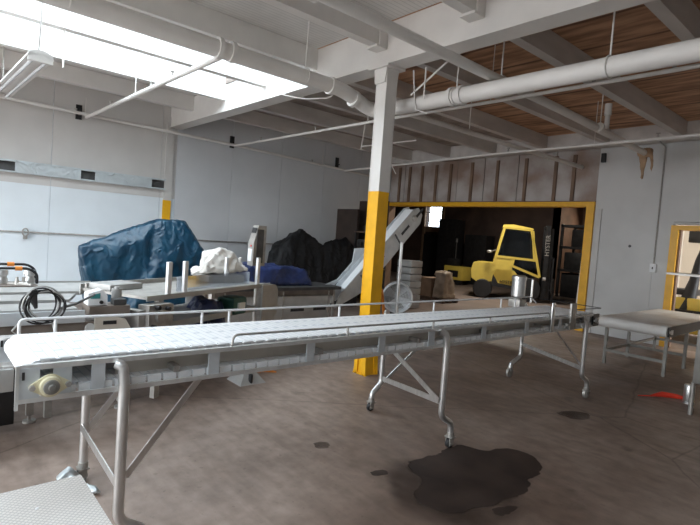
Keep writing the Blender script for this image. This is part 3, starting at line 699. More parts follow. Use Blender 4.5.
# ------------------------------------------------------------------ oil stains and litter on the floor
def stain(name, pts, label, seed, z=.002, m='wet', soft=.10):
    pts = [Vector((*p_, 0)) for p_ in pts]; n = len(pts); out = []
    for i in range(n):
        p0, p1, p2, p3 = pts[i - 1], pts[i], pts[(i + 1) % n], pts[(i + 2) % n]
        for k in range(10):
            t_ = k / 10; q = .5 * ((2 * p1) + (p2 - p0) * t_ + (2 * p0 - 5 * p1 + 4 * p2 - p3) * t_ ** 2 + (3 * p1 - p0 - 3 * p2 + p3) * t_ ** 3)
            w = noise.noise(q * 9 + Vector((seed, 0, 0))) * .03 + noise.noise(q * 30) * .012
            out.append(q + Vector((w, w * .7, 0)))
    c_ = sum(out, Vector()) / len(out); N_ = len(out)
    vs = [Vector((c_.x, c_.y, z))]; at = [1.0]; fs = []
    rings = [(1 - soft * 1.6, 1.0), (1 - soft * .8, .85), (1.0, .5), (1 + soft * .5, .0)]
    for f, a in rings:
        for q in out:
            v = c_ + (q - c_) * f; vs.append(Vector((v.x, v.y, z))); at.append(a)
    for k in range(N_):
        k2 = (k + 1) % N_; fs.append((0, 1 + k, 1 + k2))
        for r_ in range(len(rings) - 1): fs.append((1 + r_ * N_ + k, 1 + (r_ + 1) * N_ + k, 1 + (r_ + 1) * N_ + k2, 1 + r_ * N_ + k2))
    mb = MB(); mb.v = vs; mb.f = fs
    o = mb.build(name, m, off=(c_.x, c_.y, 0.0), smooth=False)
    ca = o.data.attributes.new('wetness', 'FLOAT', 'POINT')
    for i, a in enumerate(at): ca.data[i].value = a
    return tag(o, label, 'stain')
stain('oil_stain', [(-2.31, 2.72), (-2.30, 3.02), (-2.30, 3.32), (-2.12, 3.42), (-2.05, 3.62), (-1.85, 3.66), (-1.70, 3.48), (-1.66, 3.28), (-1.60, 3.14), (-1.60, 2.90), (-1.66, 2.62), (-1.74, 2.42), (-1.96, 2.40), (-2.05, 2.56), (-2.20, 2.66)], 'large dark wet oil stain on the floor by the middle front leg', 3)
os_ = bpy.data.objects['oil_stain']
fe = stain('faint_edge', [(-2.34, 2.62), (-2.2, 2.85), (-1.9, 3.0), (-1.60, 2.95), (-1.50, 2.70), (-1.62, 2.42), (-1.90, 2.28), (-2.15, 2.42)], None, 6, .0012, 'wetfaint', .5)
fe.parent = os_; fe.location = fe.location - os_.location
stain('oil_drip', [(-2.36, 2.42), (-2.33, 2.5), (-2.28, 2.5), (-2.28, 2.42), (-2.32, 2.38)], 'small dark round drip left of the large oil stain', 5)
stain('oil_drip', [(-1.58, 2.72), (-1.56, 2.82), (-1.52, 2.86), (-1.50, 2.76), (-1.53, 2.68)], 'small faint drip in front of the large oil stain', 8)
stain('oil_drip', [(-2.25, 4.86), (-2.2, 5.05), (-2.05, 5.12), (-2.0, 4.95), (-2.1, 4.82)], 'brown oval oil spot on the floor in front of the far castor', 12, m='wetfaint')
stain('oil_drip', [(-2.95, 2.35), (-2.9, 2.45), (-2.82, 2.42), (-2.84, 2.33)], 'small dark spot on the floor under the conveyor, left of the column', 14, m='wetfaint')
t = MB().prism([(-4.93, 2.98), (-4.84, 2.90), (-4.78, 3.0), (-4.68, 3.14), (-4.80, 3.12)], .006, .02, 'Z').prism([(-4.9, 2.95), (-4.84, 2.90), (-4.78, 3.0), (-4.84, 3.03)], .0, .012, 'Z').build('cardboard_scrap', 'orange', off=(-4.8, 3, 0)); tag(t, 'orange brown cardboard scrap on the floor behind the conveyor', 'scrap')
t = MB().tube([(-2.02, 6.33, .012), (-1.93, 6.45, .014)], [.006, .008], 8).tube([(-1.93, 6.46, .016), (-1.86, 6.60, .03), (-1.74, 6.68, .028), (-1.62, 6.72, .02)], [.01, .032, .028, .012], 10).build('red_nozzle', 'red', off=(-1.8, 6.5, 0)); tag(t, 'red plastic hand nozzle lying on the floor before the belt table', 'nozzle')

# ------------------------------------------------------------------ upright steel machine at the right edge
rm = thing('steel_stand', (-1.45, 6.5, 0), 'tall steel machine stand cut off by the right edge', 'machine')
MB().box(-1.46, -.85, 6.1, 6.75, .34, .90, bev=.01).build('cabinet', 'legsteel', rm)
MB().box(-1.46, -1.42, 6.2, 6.24, .90, 1.9).build('mast', 'steeldull', rm)
MB().box(-1.42, -.9, 6.24, 6.28, 1.6, 1.9).build('mast_panel', 'steeldull', rm)
MB().box(-1.80, -.8, 6.1, 6.5, 1.435, 1.455).build('shelf', 'steeldull', rm)
for x in (-1.46, -.9):
    for y in (6.15, 6.7): MB().cyl((x, y, 0), (x, y, .34), .022, 12).build('leg', 'steeldull', rm)
t = MB().lathe([(0, .02), (.05, .02), (.055, .03), (.055, .20), (.05, .21), (0, .21)], (-1.60, 6.62, 0), 'Z', 20).lathe([(0, 0), (.06, 0), (.06, .02), (0, .02)], (-1.60, 6.62, 0), 'Z', 20).build('steel_canister', 'steel', off=(-1.60, 6.62, 0)); tag(t, 'short shiny steel canister on the floor at the right edge', 'canister')

# ------------------------------------------------------------------ blue tarpaulin covered machine by the left wall
t = drape('blue_tarp_cover', [
    [(-8.05, 2.93, 1.64), (-8.05, 3.40, 1.64), (-8.5, 3.2, 1.64), (-8.5, 3.6, 1.63), (-7.9, 3.72, 1.15), (-7.85, 3.8, .0), (-8.9, 4.2, .9), (-8.9, 4.2, 0), (-7.7, 2.4, .0), (-8.8, 2.3, .0), (-7.75, 2.9, .9), (-8.8, 3.0, 1.3)],
    [(-8.0, 1.82, 1.17), (-7.95, 1.88, 1.05), (-8.2, 1.9, 1.17), (-8.05, 2.93, 1.62), (-8.3, 3.0, 1.62), (-7.85, 2.7, 1.3), (-7.9, 2.0, .9), (-7.85, 2.1, .0), (-7.8, 2.9, .0), (-8.5, 2.1, .0), (-8.6, 3.0, 1.4)]],
    'bluetarp', off=(-8.3, 2.9, 0), vox=.028, amp=.028, fs=3.4, seed=2)
tag(t, 'tall machine draped in a wrinkled blue tarpaulin against the left wall', 'tarp')

# ------------------------------------------------------------------ second row machine with white posts
tm = thing('guided_packing_table', (-4.9, 2.3, 0), 'steel packing table with four white upright posts behind the conveyor', 'machine')
u = Vector((-.44, .90, 0)).normalized(); nn = Vector((-u.y, u.x, 0))
P0 = Vector((-4.27, 1.45, 0)); LT = 2.02; WT = .78
tmx = Matrix(((u.x, nn.x, 0, P0.x), (u.y, nn.y, 0, P0.y), (0, 0, 1, 0), (0, 0, 0, 1)))
def tb_box(x0, x1, y0, y1, z0, z1, name, m, bev=0, par=tm):
    return MB().box(x0, x1, y0, y1, z0 + .03, z1 + .03, tmx, bev).build(name, m, par)
tb_box(.10, LT, 0, WT, .90, .925, 'table_top', 'steeldull')
tb_box(.08, LT + .02, -.012, .0, .890, .935, 'edge_strip', 'greypaint')
tb_box(.08, LT + .02, WT, WT + .012, .865, .96, 'edge_strip', 'greypaint')
tb_box(.1, LT - .1, .06, WT - .06, .60, .66, 'lower_pan', 'greypaint')
for x, y in ((.25, .02), (LT - .12, .02), (.25, WT - .05), (LT - .12, WT - .05)): tb_box(x, x + .06, y, y + .05, 0, .9, 'leg', 'steeldull')
def post(x, y, h=.27):
    q = tb_box(x, x + .05, y, y + .03, .92, .93 + h, 'guide_post', 'white', .004); return q
post(.34, .01, .29); post(.60, .05, .29); post(1.62, .33, .29); post(1.80, .02, .31)
tb_box(.56, 1.76, .10, .108, .93, 1.07, 'clear_side_guard', 'acrylic'); tb_box(.1, 1.9, WT - .05, WT - .03, .93, .97, 'back_guard', 'steeldull')
tb_box(.12, .50, .46, .74, .926, .98, 'top_box', 'greypaint', .01)
# end bracket (rounded plate) at the far end
ep = []
for k in range(9): a = PI / 2 * k / 8; ep.append((LT + .05 + .12 * math.sin(a), .83 + .12 * math.cos(a)))
poly = [(LT - .18, .95)] + ep + [(LT + .17, .60), (LT + .05, .50), (LT - .18, .50)]
q = MB().prism([(a, b_) for a, b_ in poly], -.04, -.02, 'Y'); q2 = MB().add(q.v, q.f, tmx); q2.build('end_plate', 'greypaint', tm)
mt = tb_box(LT - .62, LT - .36, .04, .28, .60, .80, 'hanging_motor', 'green', .04)
tb_box(LT - .55, LT - .43, .02, .041, .66, .74, 'motor_label', 'glove', 0, mt)
sf = MB().add(*(lambda q: (q.v, q.f))(MB().box(.02, .28, -.1, .02, .70, .90).cyl((.15, -.13, .80), (.15, 0, .80), .06, 14).box(-.05, .02, -.06, .1, .6, .86).box(.30, .36, -.05, .02, .5, .88)), tmx).build('clamp_mechanism', 'steeldull', tm)
for x, z in ((.06, .72), (.22, .86), (.10, .88)): MB().add(*(lambda q: (q.v, q.f))(MB().cyl((x, -.14, z), (x, -.08, z), .018, 10)), tmx).build('knob', 'black', tm)
tg = MB(); pts_ = [(.42, -.16, .62), (1.3, -.10, .62), (1.3, .1, .52), (.42, .02, .52)]
tg.add([pts_[0], pts_[1], pts_[2], pts_[3]] + [(a, b_, c_ - .012) for a, b_, c_ in pts_], [(0, 1, 2, 3), (7, 6, 5, 4), (0, 4, 5, 1), (1, 5, 6, 2), (2, 6, 7, 3), (3, 7, 4, 0)], tmx); tg.build('discharge_chute', 'greypaint', tm)
# foot with pyramid base
jb = Vector((-4.58, 2.70, 0))
jk = thing('pyramid_floor_stand', jb, 'grey pyramid shaped steel floor foot under the conveyor behind its rails', 'machine foot')
f = MB(); s_ = .15
f.add([jb + V(-s_, -s_, 0), jb + V(s_, -s_, 0), jb + V(s_, s_, 0), jb + V(-s_, s_, 0), jb + V(-.05, -.05, .13), jb + V(.05, -.05, .13), jb + V(.05, .05, .13), jb + V(-.05, .05, .13)], [(3, 2, 1, 0), (4, 5, 6, 7), (0, 1, 5, 4), (1, 2, 6, 5), (2, 3, 7, 6), (3, 0, 4, 7)]); f.build('foot', 'greypaint', jk)
MB().cyl(jb + V(0, 0, .13), jb + V(0, 0, .62), .03, 12).build('column', 'steeldull', jk)
MB().cyl(jb + V(.12, -.02, .0), jb + V(.12, -.02, .10), .022, 10).build('screw', 'black', jk)

t = drape('white_cloth_bundle', [[(-5.45, 2.55, .95), (-5.05, 2.35, .95), (-5.3, 3.05, .95), (-5.75, 2.9, .95), (-5.45, 2.55, 1.22), (-5.35, 2.8, 1.30), (-5.6, 2.9, 1.27), (-5.35, 3.02, 1.24), (-5.25, 3.1, 1.0), (-5.25, 2.5, 1.1)], [(-5.3, 2.8, .95), (-5.2, 3.18, .98), (-5.45, 3.15, 1.18), (-5.5, 3.2, 1.0)], [(-5.1, 2.25, .93), (-5.35, 2.35, 1.02), (-5.1, 2.6, 1.05), (-5.5, 2.5, .95)]], 'whitebag', off=(-5.35, 2.7, .93), vox=.018, amp=.024, fs=8, seed=4)
t.location = (-5.50, 2.72, 1.045); t.scale = (.82, .82, .82)
stb = MB().box(-5.72, -5.28, 2.55, 3.0, .957, 1.04, bev=.01).build('steel_tray', 'steeldull', off=(-5.5, 2.7, .957)); tag(stb, 'low steel tray under the white cloth bundle on the packing table', 'tray')
tag(t, 'crumpled cream white cloth bundle on the packing table', 'cloth')
t = drape('indigo_plastic_sheet', [[(-4.85, 2.25, .25), (-4.95, 2.65, .2), (-5.45, 2.6, .2), (-5.3, 2.1, .25), (-4.85, 2.28, .80), (-4.98, 2.62, .80), (-5.3, 2.4, .82)]], 'indigo', off=(-5.4, 2.6, .3), vox=.025, amp=.035, fs=5, seed=9)
tag(t, 'indigo plastic sheet bunched below the packing table', 'plastic sheet')

# indicator terminal on pole
it = thing('scale_indicator', (-5.75, 3.45, 0), 'upright steel scale indicator with dark display on a pole', 'machine')
MB().cyl((-5.82, 3.5, 0), (-5.82, 3.5, 1.13), .03, 12).build('pole', 'steeldull', it)
MB().prism([(3.36, 1.12), (3.36, 1.42), (3.42, 1.65), (3.54, 1.65), (3.54, 1.12)], -5.86, -5.72, 'X').build('housing', 'steeldull', it)
MB().box(-5.85, -5.75, 3.354, 3.362, 1.18, 1.34).build('keypad', 'white', it)
dp = MB().add([(-5.845, 3.385, 1.55), (-5.735, 3.385, 1.55), (-5.735, 3.402, 1.62), (-5.845, 3.402, 1.62), (-5.845, 3.40, 1.55), (-5.735, 3.40, 1.55), (-5.735, 3.42, 1.62), (-5.845, 3.42, 1.62)], [(0, 1, 2, 3), (7, 6, 5, 4), (0, 4, 5, 1), (1, 5, 6, 2), (2, 6, 7, 3), (3, 7, 4, 0)]); dp.build('display', 'black', it)
MB().lathe([(.012, 0), (.012, -.01), (0, -.01)], (-5.78, 3.36, 1.38), 'Y', 12).build('red_button', 'red', it)
MB().box(-5.72, -5.712, 3.40, 3.50, 1.16, 1.6).build('side_vent', 'darkgrey', it)

# ------------------------------------------------------------------ incline conveyor machine
ic = thing('incline_conveyor', (-6.6, 5.2, 0), 'grey inclined bucket conveyor rising behind the yellow column', 'conveyor')
IX0, IX1, IXF = -7.15, -6.5, -6.77
for x in (IX0, IX1 - .02):
    MB().box(x, x + .02, 3.1, 5.35, .20, .60, bev=.004).build('base_panel', 'greypaint', ic)
MB().box(IX0 - .03, IX1 + .03, 3.05, 5.55, .68, .73).build('top_rim', 'darkgrey', ic)
MB().box(IX0, IX1, 3.1, 5.4, .58, .68).build('upper_panel', 'taupe', ic)
MB().box(IX0 + .03, IX1 - .03, 3.1, 5.3, .1, .2).build('underframe', 'blackmetal', ic)
for y in (4.55, 5.0): MB().box(IX1 - .001, IX1 + .004, y, y + .26, .34, .40, bev=.001).build('slot', 'black', ic)
for y in (3.4, 4.4, 5.3): MB().box(IX1 - .001, IX1 + .012, y - .01, y + .01, .2, .66).build('seam_strip', 'steeldull', ic)
for y in (3.3, 5.45):
    for x in (IX0 + .05, IX1 - .05): MB().cyl((x, y, 0), (x, y, .68), .025, 10).build('leg', 'steeldull', ic)
A = Vector((0, 5.75, .66)); B = Vector((0, 7.36, 2.20)); dr = (B - A).normalized(); up = Vector((0, -dr.z, dr.y))
def along(s_, h): q = A + dr * s_ + up * h; return (q.y, q.z)
LL = (B - A).length
for x, hh in ((IXF, .02), (IX1 - .02, -.0)):
    poly = [along(-.42, -.02), along(-.2, .08 + hh), along(LL - .06, .06 + hh), along(LL + .05, .0 + hh), along(LL + .05, -.18), along(LL - .1, -.27), along(.25, -.27)]
    MB().prism(poly, x, x + .02, 'X').build('side_panel', 'plate' if hh else 'greypaint', ic)
poly = [along(0, -.16), along(LL - .06, -.12), along(LL - .06, .05), along(0, .02)]
MB().prism(poly, IXF + .02, IX1 - .02, 'X').build('belt', 'white', ic)
for s0 in (.75, 1.6, 2.1):
    poly = [along(s0, -.12), along(s0 + .26, -.12), along(s0 + .26, -.07), along(s0, -.07)]
    MB().prism(poly, IX1, IX1 + .005, 'X').build('slot', 'black', ic)
for s0 in (.35, .55, 1.45):
    poly = [along(s0, -.2), along(s0 + .03, -.2), along(s0 + .03, .02), along(s0, .02)]
    MB().prism(poly, IX1, IX1 + .01, 'X').build('bracket_bar', 'darkgrey', ic)
e = along(LL - .18, -.08); MB().lathe([(.06, 0), (.06, .02), (.03, .03), (0, .03)], (IX1, e[0], e[1]), 'X', 14).build('end_bearing', 'steeldull', ic)
for s0 in (1.0, 2.3):
    q = along(s0, -.24)
    if s0 == 9: [MB().cyl((xx, q[0], 0), (xx, q[0], q[1] + .1), .03, 10).build('support_leg', 'steeldull', ic) for xx in (IX1 + .03, IX0 - .03)]
MB().cyl((IX1 + .04, 6.95, 0), (IX1 + .04, 6.95, 1.55), .03, 12).build('support_leg', 'steel', ic)
q = along(.1, .30)
MB().prism([(5.35, .70), (5.62, .70), (6.40, 1.28), (6.29, 1.40), (6.06, 1.38), (6.03, 1.14), (5.7, .82)], IXF + .0, IXF - .02, 'X').build('hopper_guard', 'plate', ic)

t = drape('indigo_tarp_roll', [[(-6.95, 3.3, .735), (-6.6, 3.3, .735), (-6.65, 5.05, .735), (-7.1, 5.1, .735), (-6.9, 3.4, 1.08), (-6.7, 3.5, 1.05), (-6.95, 4.4, 1.06), (-6.7, 4.9, 1.0), (-6.9, 5.1, .96)]], 'indigo', off=(-6.8, 4.2, .735), vox=.03, amp=.03, fs=4, seed=6)
tag(t, 'indigo plastic tarp lying on the base of the inclined conveyor', 'plastic sheet')
t = drape('black_tarp_cover', [[(-8.9, 5.4, .0), (-8.4, 5.6, .0), (-8.5, 7.0, .0), (-9.3, 7.3, .0), (-8.8, 5.55, 1.15), (-8.6, 5.75, 1.35), (-8.55, 6.1, 1.68), (-8.62, 6.25, 1.5), (-9.1, 5.8, 1.3), (-8.55, 6.9, 1.25), (-9.2, 7.2, 1.25)], [(-8.6, 6.6, 0), (-8.5, 7.8, 0), (-9.2, 7.8, 0), (-8.55, 6.7, 1.4), (-8.6, 7.4, 1.55), (-9.0, 7.7, 1.4), (-8.5, 7.75, 1.3)]], 'blacktarp', off=(-8.8, 6.5, 0), vox=.035, amp=.05, fs=3, seed=11)
tag(t, 'low machine hidden under black plastic before the left wall', 'tarp')
t = MB().box(-10.15, -9.35, 8.38, 8.46, 0, 2.28).build('dark_board', 'darkboard', off=(-9.75, 8.42, 0)); tag(t, 'tall dark brown board standing near the back corner, lower left one', 'board')
t = MB().box(-9.75, -8.75, 8.78, 8.86, 0, 2.52).build('dark_board', 'darkboard', off=(-9.25, 8.82, 0)); tag(t, 'taller dark brown board just left of the yellow column', 'board')
t = thing('dark_shelf_rack', (-8.8, 8.2, 0), 'dark rack stacked with black parts beside the yellow column', 'rack')
for x in (-9.05, -8.35):
    for y in (8.1, 8.45): MB().box(x - .02, x + .02, y - .02, y + .02, 0, 1.75).build('upright', 'blackmetal', t)
for z in (.4, .85, 1.3, 1.7): MB().box(-9.1, -8.3, 8.08, 8.47, z, z + .03).build('shelf', 'brown', t)
for i, (x, z, w, h) in enumerate(((-8.95, .88, .2, .25), (-8.6, .88, .25, .3), (-8.9, 1.33, .3, .2), (-8.5, 1.33, .2, .28), (-8.7, 1.73, .3, .15))):
    b = MB().box(x - w / 2, x + w / 2, 8.15, 8.4, z, z + h, bev=.02).cyl((x, 8.14, z + h / 2), (x, 8.1, z + h / 2), h * .3, 12).build('machine_part', 'darkgrey', off=(x, 8.25, z)); tag(b, ['boxy dark part on the rack, left of the middle shelf', 'boxy dark part on the rack, right of the middle shelf', 'flat dark part on the rack, left of the upper shelf', 'tall dark part on the rack, right of the upper shelf', 'low dark part on top of the rack'][i], 'machine part', 'dark parts on the rack')

# drum fan, ribbed stack, hose
fd = thing('drum_fan', (-7.45, 8.15, 0), 'round white drum fan standing behind the yellow column', 'fan')
fc = Vector((-7.35, 7.9, .36)); fdir = Vector((.72, -.69, 0))
fmx = Matrix.Translation(fc) @ fdir.to_track_quat('Z', 'Y').to_matrix().to_4x4()
q = MB().lathe([(.27, -.16), (.33, -.14), (.33, .12), (.31, .15), (.29, .12), (.28, -.12)], (0, 0, 0), 'Z', 32); MB().add(q.v, q.f, fmx).build('drum', 'white', fd)
q = MB()
q.lathe([(0, -.10), (.28, -.10), (.28, -.09), (0, -.09)], (0, 0, 0), 'Z', 28); MB().add(q.v, q.f, fmx).build('back_disc', 'white', fd); q = MB()
for r in (.06, .12, .18, .24, .29): q.tube([(math.cos(a * PI / 16) * r, math.sin(a * PI / 16) * r, .13) for a in range(32)], .004, 5, closed=True)
for k in range(12): a = k * PI / 6; q.cyl((math.cos(a) * .05, math.sin(a) * .05, .13), (math.cos(a) * .30, math.sin(a) * .30, .13), .004, 5)
MB().add(q.v, q.f, fmx).build('grille', 'steel', fd)
for k in range(4):
    a = k * PI / 2 + .3; q = MB().add([(.04 * math.cos(a), .04 * math.sin(a), .0), (.26 * math.cos(a - .35), .26 * math.sin(a - .35), .03), (.26 * math.cos(a + .35), .26 * math.sin(a + .35), -.05)] + [(.04 * math.cos(a), .04 * math.sin(a), .01), (.26 * math.cos(a - .35), .26 * math.sin(a - .35), .04), (.26 * math.cos(a + .35), .26 * math.sin(a + .35), -.04)], [(0, 1, 2), (5, 4, 3), (0, 3, 4, 1), (1, 4, 5, 2), (2, 5, 3, 0)]); MB().add(q.v, q.f, fmx).build('fan_blade', 'greypaint', fd)
MB().box(-7.6, -7.1, 7.8, 8.1, 0, .04).build('foot', 'darkgrey', fd)
hz = MB().tube(bend([(-7.05, 7.05, .03), (-6.98, 6.95, .45), (-7.0, 7.05, .62), (-7.12, 7.3, .05)], .2, 8), .03, 10).build('orange_hose', 'orange', off=(-7.05, 7.1, 0)); tag(hz, 'orange hose looped behind the base of the yellow column', 'hose')
rs = thing('ribbed_crate_stack', (-8.0, 8.95, 0), 'pale grey ribbed plastic crate stack behind the drum fan', 'crate')
for k in range(7): MB().box(-8.22, -7.78, 8.75, 9.15, .02 + k * .16, .165 + k * .16, bev=.015).build('crate', 'greypaint', rs)
pw = MB().cyl((-7.42, 8.5, 0), (-7.42, 8.5, .02), .1, 14).build('floor_cap', 'darkgrey', off=(-7.42, 8.5, 0)); bpy.data.objects.remove(pw)

# ------------------------------------------------------------------ near left machines
nm = thing('infeed_machine', (-4.5, .5, 0), 'long pale grey infeed machine behind the near end of the conveyor', 'machine')
MB().box(-4.22, -4.20, -.9, 1.03, .79, .885, bev=.004).build('side_panel', 'plate', nm)
MB().box(-4.28, -4.22, -.9, 1.32, .56, .79).build('inner_body', 'taupe', nm)
poly = [(1.10, .83), (1.24, .83), (1.33, .80), (1.37, .73), (1.37, .56), (1.10, .56)]
MB().prism(poly, -4.218, -4.195, 'X').build('end_cap', 'beigeplastic', nm)
MB().box(-4.195, -4.191, 1.16, 1.26, .765, .795, bev=.001).build('slot', 'black', nm)
MB().box(-4.28, -4.19, -.9, 1.40, .50, .58, bev=.005).build('lower_rail', 'greypaint', nm)
MB().box(-4.28, -4.19, -.9, 1.02, .625, .665, bev=.005).build('middle_rail', 'greypaint', nm)
MB().box(-4.42, -4.2, 1.06, 1.36, .835, .91).build('mounting_block', 'taupe', nm)
MB().box(-3.95, -3.60, -.9, .44, .70, .80, bev=.006).build('gear_cover', 'greypaint', nm)
MB().box(-3.95, -3.60, -.9, .50, .50, .64, bev=.006).build('gear_cover', 'greypaint', nm)
MB().box(-3.9, -3.65, .40, .43, .62, .72, bev=.004).build('cover_window', 'steeldull', nm)
for x in (-4.40,):
    for y in (-.6, .72, 1.38):
        l = MB().box(x - .025, x + .025, y - .025, y + .025, .06, .50).build('leg', 'steeldull', nm)
        MB().cyl((x, y, .015), (x, y, .07), .012, 8).cyl((x, y, 0), (x, y, .018), .045, 14).build('levelling_foot', 'steeldull', l)
MB().box(-4.42, -4.24, -.9, .60, .06, .46, bev=.01).build('drive_box', 'blackmetal', nm)
bc = thing('wide_pale_conveyor', (-5.0, .4, 0), 'wide pale grey flat conveyor in front of the left wall', 'conveyor')
def slab(x0, x1, y1, z0, z1, nm_, m_, y1b=None):
    return MB().prism([(x0, -1.2), (x1, -1.2), (x1, y1), (x0, y1b or y1)], z0, z1, 'Z').build(nm_, m_, bc)
slab(-4.62, -4.30, 1.0, .865, .885, 'belt', 'greypaint', 1.0)
slab(-5.04, -4.68, 1.02, .875, .90, 'belt', 'greypaint', 1.15)
slab(-5.75, -5.08, 1.20, .88, .915, 'belt', 'greypaint', 1.48)
slab(-4.68, -4.62, 1.0, .85, .87, 'gap_strip', 'darkgrey'); slab(-5.08, -5.04, 1.1, .86, .89, 'gap_strip', 'darkgrey')
slab(-4.32, -4.30, 1.0, .70, .865, 'side_rail', 'greypaint'); slab(-5.77, -5.75, 1.45, .80, .93, 'side_rail', 'greypaint')
slab(-5.7, -4.4, .95, .60, .80, 'underbody', 'darkgrey')
for x in (-5.6, -4.45):
    for y in (-.9, .85): MB().box(x - .025, x + .025, y - .025, y + .025, 0, .62).build('leg', 'steeldull', bc)

fp = thing('filler_pump_unit', (-5.6, .76, .916), 'pair of steel filler canisters with black pipe and orange clamps', 'pump')
for y in (.655, .875): MB().lathe([(0, .92), (.048, .92), (.05, .93), (.05, .97), (.04, .985), (.04, 1.0), (.052, 1.005), (.052, 1.04), (.046, 1.055), (0, 1.06)], (-5.62, y, 0), 'Z', 20).build('canister', 'steel', fp)
for k, (x, z) in enumerate(((-5.66, 1.105), (-5.56, 1.075))):
    MB().tube(bend([(x, .60, .98), (x, .60, z), (x, .86, z), (x, .93, z - .05), (x, .93, .93)], .05), .012, 10).build('pipe', 'black', fp)
    MB().cyl((x, .70 + k * .05, z), (x, .755 + k * .05, z), .021, 14).build('orange_clamp', 'orange', fp)
MB().lathe([(0, .92), (.02, .92), (.02, .96), (.012, .98), (.012, 1.0), (0, 1.0)], (-5.50, .76, 0), 'Z', 12).cyl((-5.50, .76, .94), (-5.44, .84, .94), .016, 10).cyl((-5.55, .70, .935), (-5.40, .86, .935), .013, 8).build('valve', 'steeldull', fp)
MB().cyl((-5.50, .81, .96), (-5.50, .81, 1.0), .012, 8).box(-5.52, -5.46, .80, .84, .92, .96).build('valve', 'steeldull', fp)
MB().box(-5.74, -5.42, .40, .92, .916, .926).build('mount_plate', 'taupe', fp)

cc = thing('cable_coil', (-3.64, .75, .8), 'coil of black and grey cable hung on the infeed machine', 'cable')
cen = Vector((-3.80, .675, 1.0))
for j in range(9):
    r1 = .102 + .014 * math.sin(j * 2.1); r2 = .10 + .012 * math.cos(j * 1.7)
    pts = [(cen.x + .018 * math.sin(j * 3 + a * .4) + j * .004, cen.y + .02 * math.sin(j * 1.3) + math.cos(a * PI / 16) * r1, cen.z + .012 * math.cos(j * 2.3) + math.sin(a * PI / 16) * r2) for a in range(32)]
    MB().tube(pts, .0055, 6, closed=True).build('cable_loop', 'black' if j % 3 else 'greypaint', cc)
MB().tube([(cen.x, cen.y - .06, cen.z + .09), (cen.x + .01, cen.y - .055, cen.z + .03), (cen.x + .01, cen.y - .04, cen.z - .02)], [.026, .022, .010], 12).build('plug', 'darkgrey', cc)
MB().tube([(cen.x, cen.y + .09, cen.z - .03), (cen.x - .12, cen.y + .22, cen.z - .02), (cen.x - .42, cen.y + .42, cen.z + .0)], .009, 8).build('lead', 'darkgrey', cc)
MB().tube([(cen.x, cen.y - .08, cen.z - .05), (cen.x + .02, cen.y - .17, cen.z - .16), (cen.x + .02, cen.y - .13, cen.z - .2)], .006, 6).build('cable_tail', 'greypaint', cc)
MB().tube([(cen.x, cen.y + .05, cen.z - .09), (cen.x + .02, cen.y + .07, cen.z - .18), (cen.x + .02, cen.y + .1, cen.z - .22)], .006, 6).build('cable_tail', 'greypaint', cc)

cb = thing('control_box', (-4.3, 1.12, .91), 'white tilted control box with a teal face on the infeed machine', 'control box')
MB().prism([(1.06, .912), (1.20, .912), (1.20, .985), (1.16, 1.035), (1.06, 1.005)], -4.38, -4.25, 'X').build('housing', 'white', cb)
MB().prism([(1.075, .965), (1.145, .965), (1.145, 1.01), (1.075, .99)], -4.25, -4.245, 'X').build('teal_face', 'teal', cb)
MB().lathe([(.015, 0), (.013, .015), (0, .015)], (-4.25, 1.155, .935), 'X', 12).build('knob', 'black', cb)
gm = thing('grey_gearmotor', (-4.36, 1.30, .91), 'small grey gear motor with finned body beside the control box', 'motor')
MB().cyl((-4.36, 1.30, .912), (-4.36, 1.30, 1.03), .04, 16).cyl((-4.36, 1.30, 1.03), (-4.36, 1.30, 1.045), .022, 12).build('motor_body', 'greypaint', gm)
MB().box(-4.32, -4.22, 1.24, 1.34, .912, .96, bev=.008).build('gearcase', 'darkgrey', gm)

# ------------------------------------------------------------------ warehouse beyond the opening
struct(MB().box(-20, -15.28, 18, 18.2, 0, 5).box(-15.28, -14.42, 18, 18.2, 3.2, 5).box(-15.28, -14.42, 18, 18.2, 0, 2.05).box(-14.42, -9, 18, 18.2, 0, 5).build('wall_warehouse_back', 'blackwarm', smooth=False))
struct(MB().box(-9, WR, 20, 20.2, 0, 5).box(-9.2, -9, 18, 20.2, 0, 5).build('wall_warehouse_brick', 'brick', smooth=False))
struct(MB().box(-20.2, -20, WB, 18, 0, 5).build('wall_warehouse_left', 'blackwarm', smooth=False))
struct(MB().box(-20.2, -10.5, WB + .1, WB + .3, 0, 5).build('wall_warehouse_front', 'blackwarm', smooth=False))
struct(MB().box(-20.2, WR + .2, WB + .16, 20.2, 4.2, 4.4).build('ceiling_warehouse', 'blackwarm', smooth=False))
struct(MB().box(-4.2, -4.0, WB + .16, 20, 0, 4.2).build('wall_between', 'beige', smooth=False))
struct(MB().box(-15.28, -14.42, 18.08, 18.1, 2.05, 3.2).build('window_2', 'glass', smooth=False))
struct(MB().box(-15.3, -14.4, 17.97, 18.0, 2.52, 2.56).box(-15.3, -14.4, 17.97, 18.0, 2.92, 2.96).box(-15.28, -14.42, 17.99, 18.05, 2.05, 2.30).build('window_frame', 'card', smooth=False))
for x in (-15.42, -14.36): struct(MB().box(x, x + .12, 17.9, 18, 0, 3.6).build('trim_8', 'card', smooth=False))
t = thing('dark_doorway_panel', (-14.85, 17.9, 0), 'dark door panel below the bright far window', 'door')
MB().box(-15.28, -14.44, 17.90, 17.96, .0, 1.95).build('panel', 'blackmetal', t)
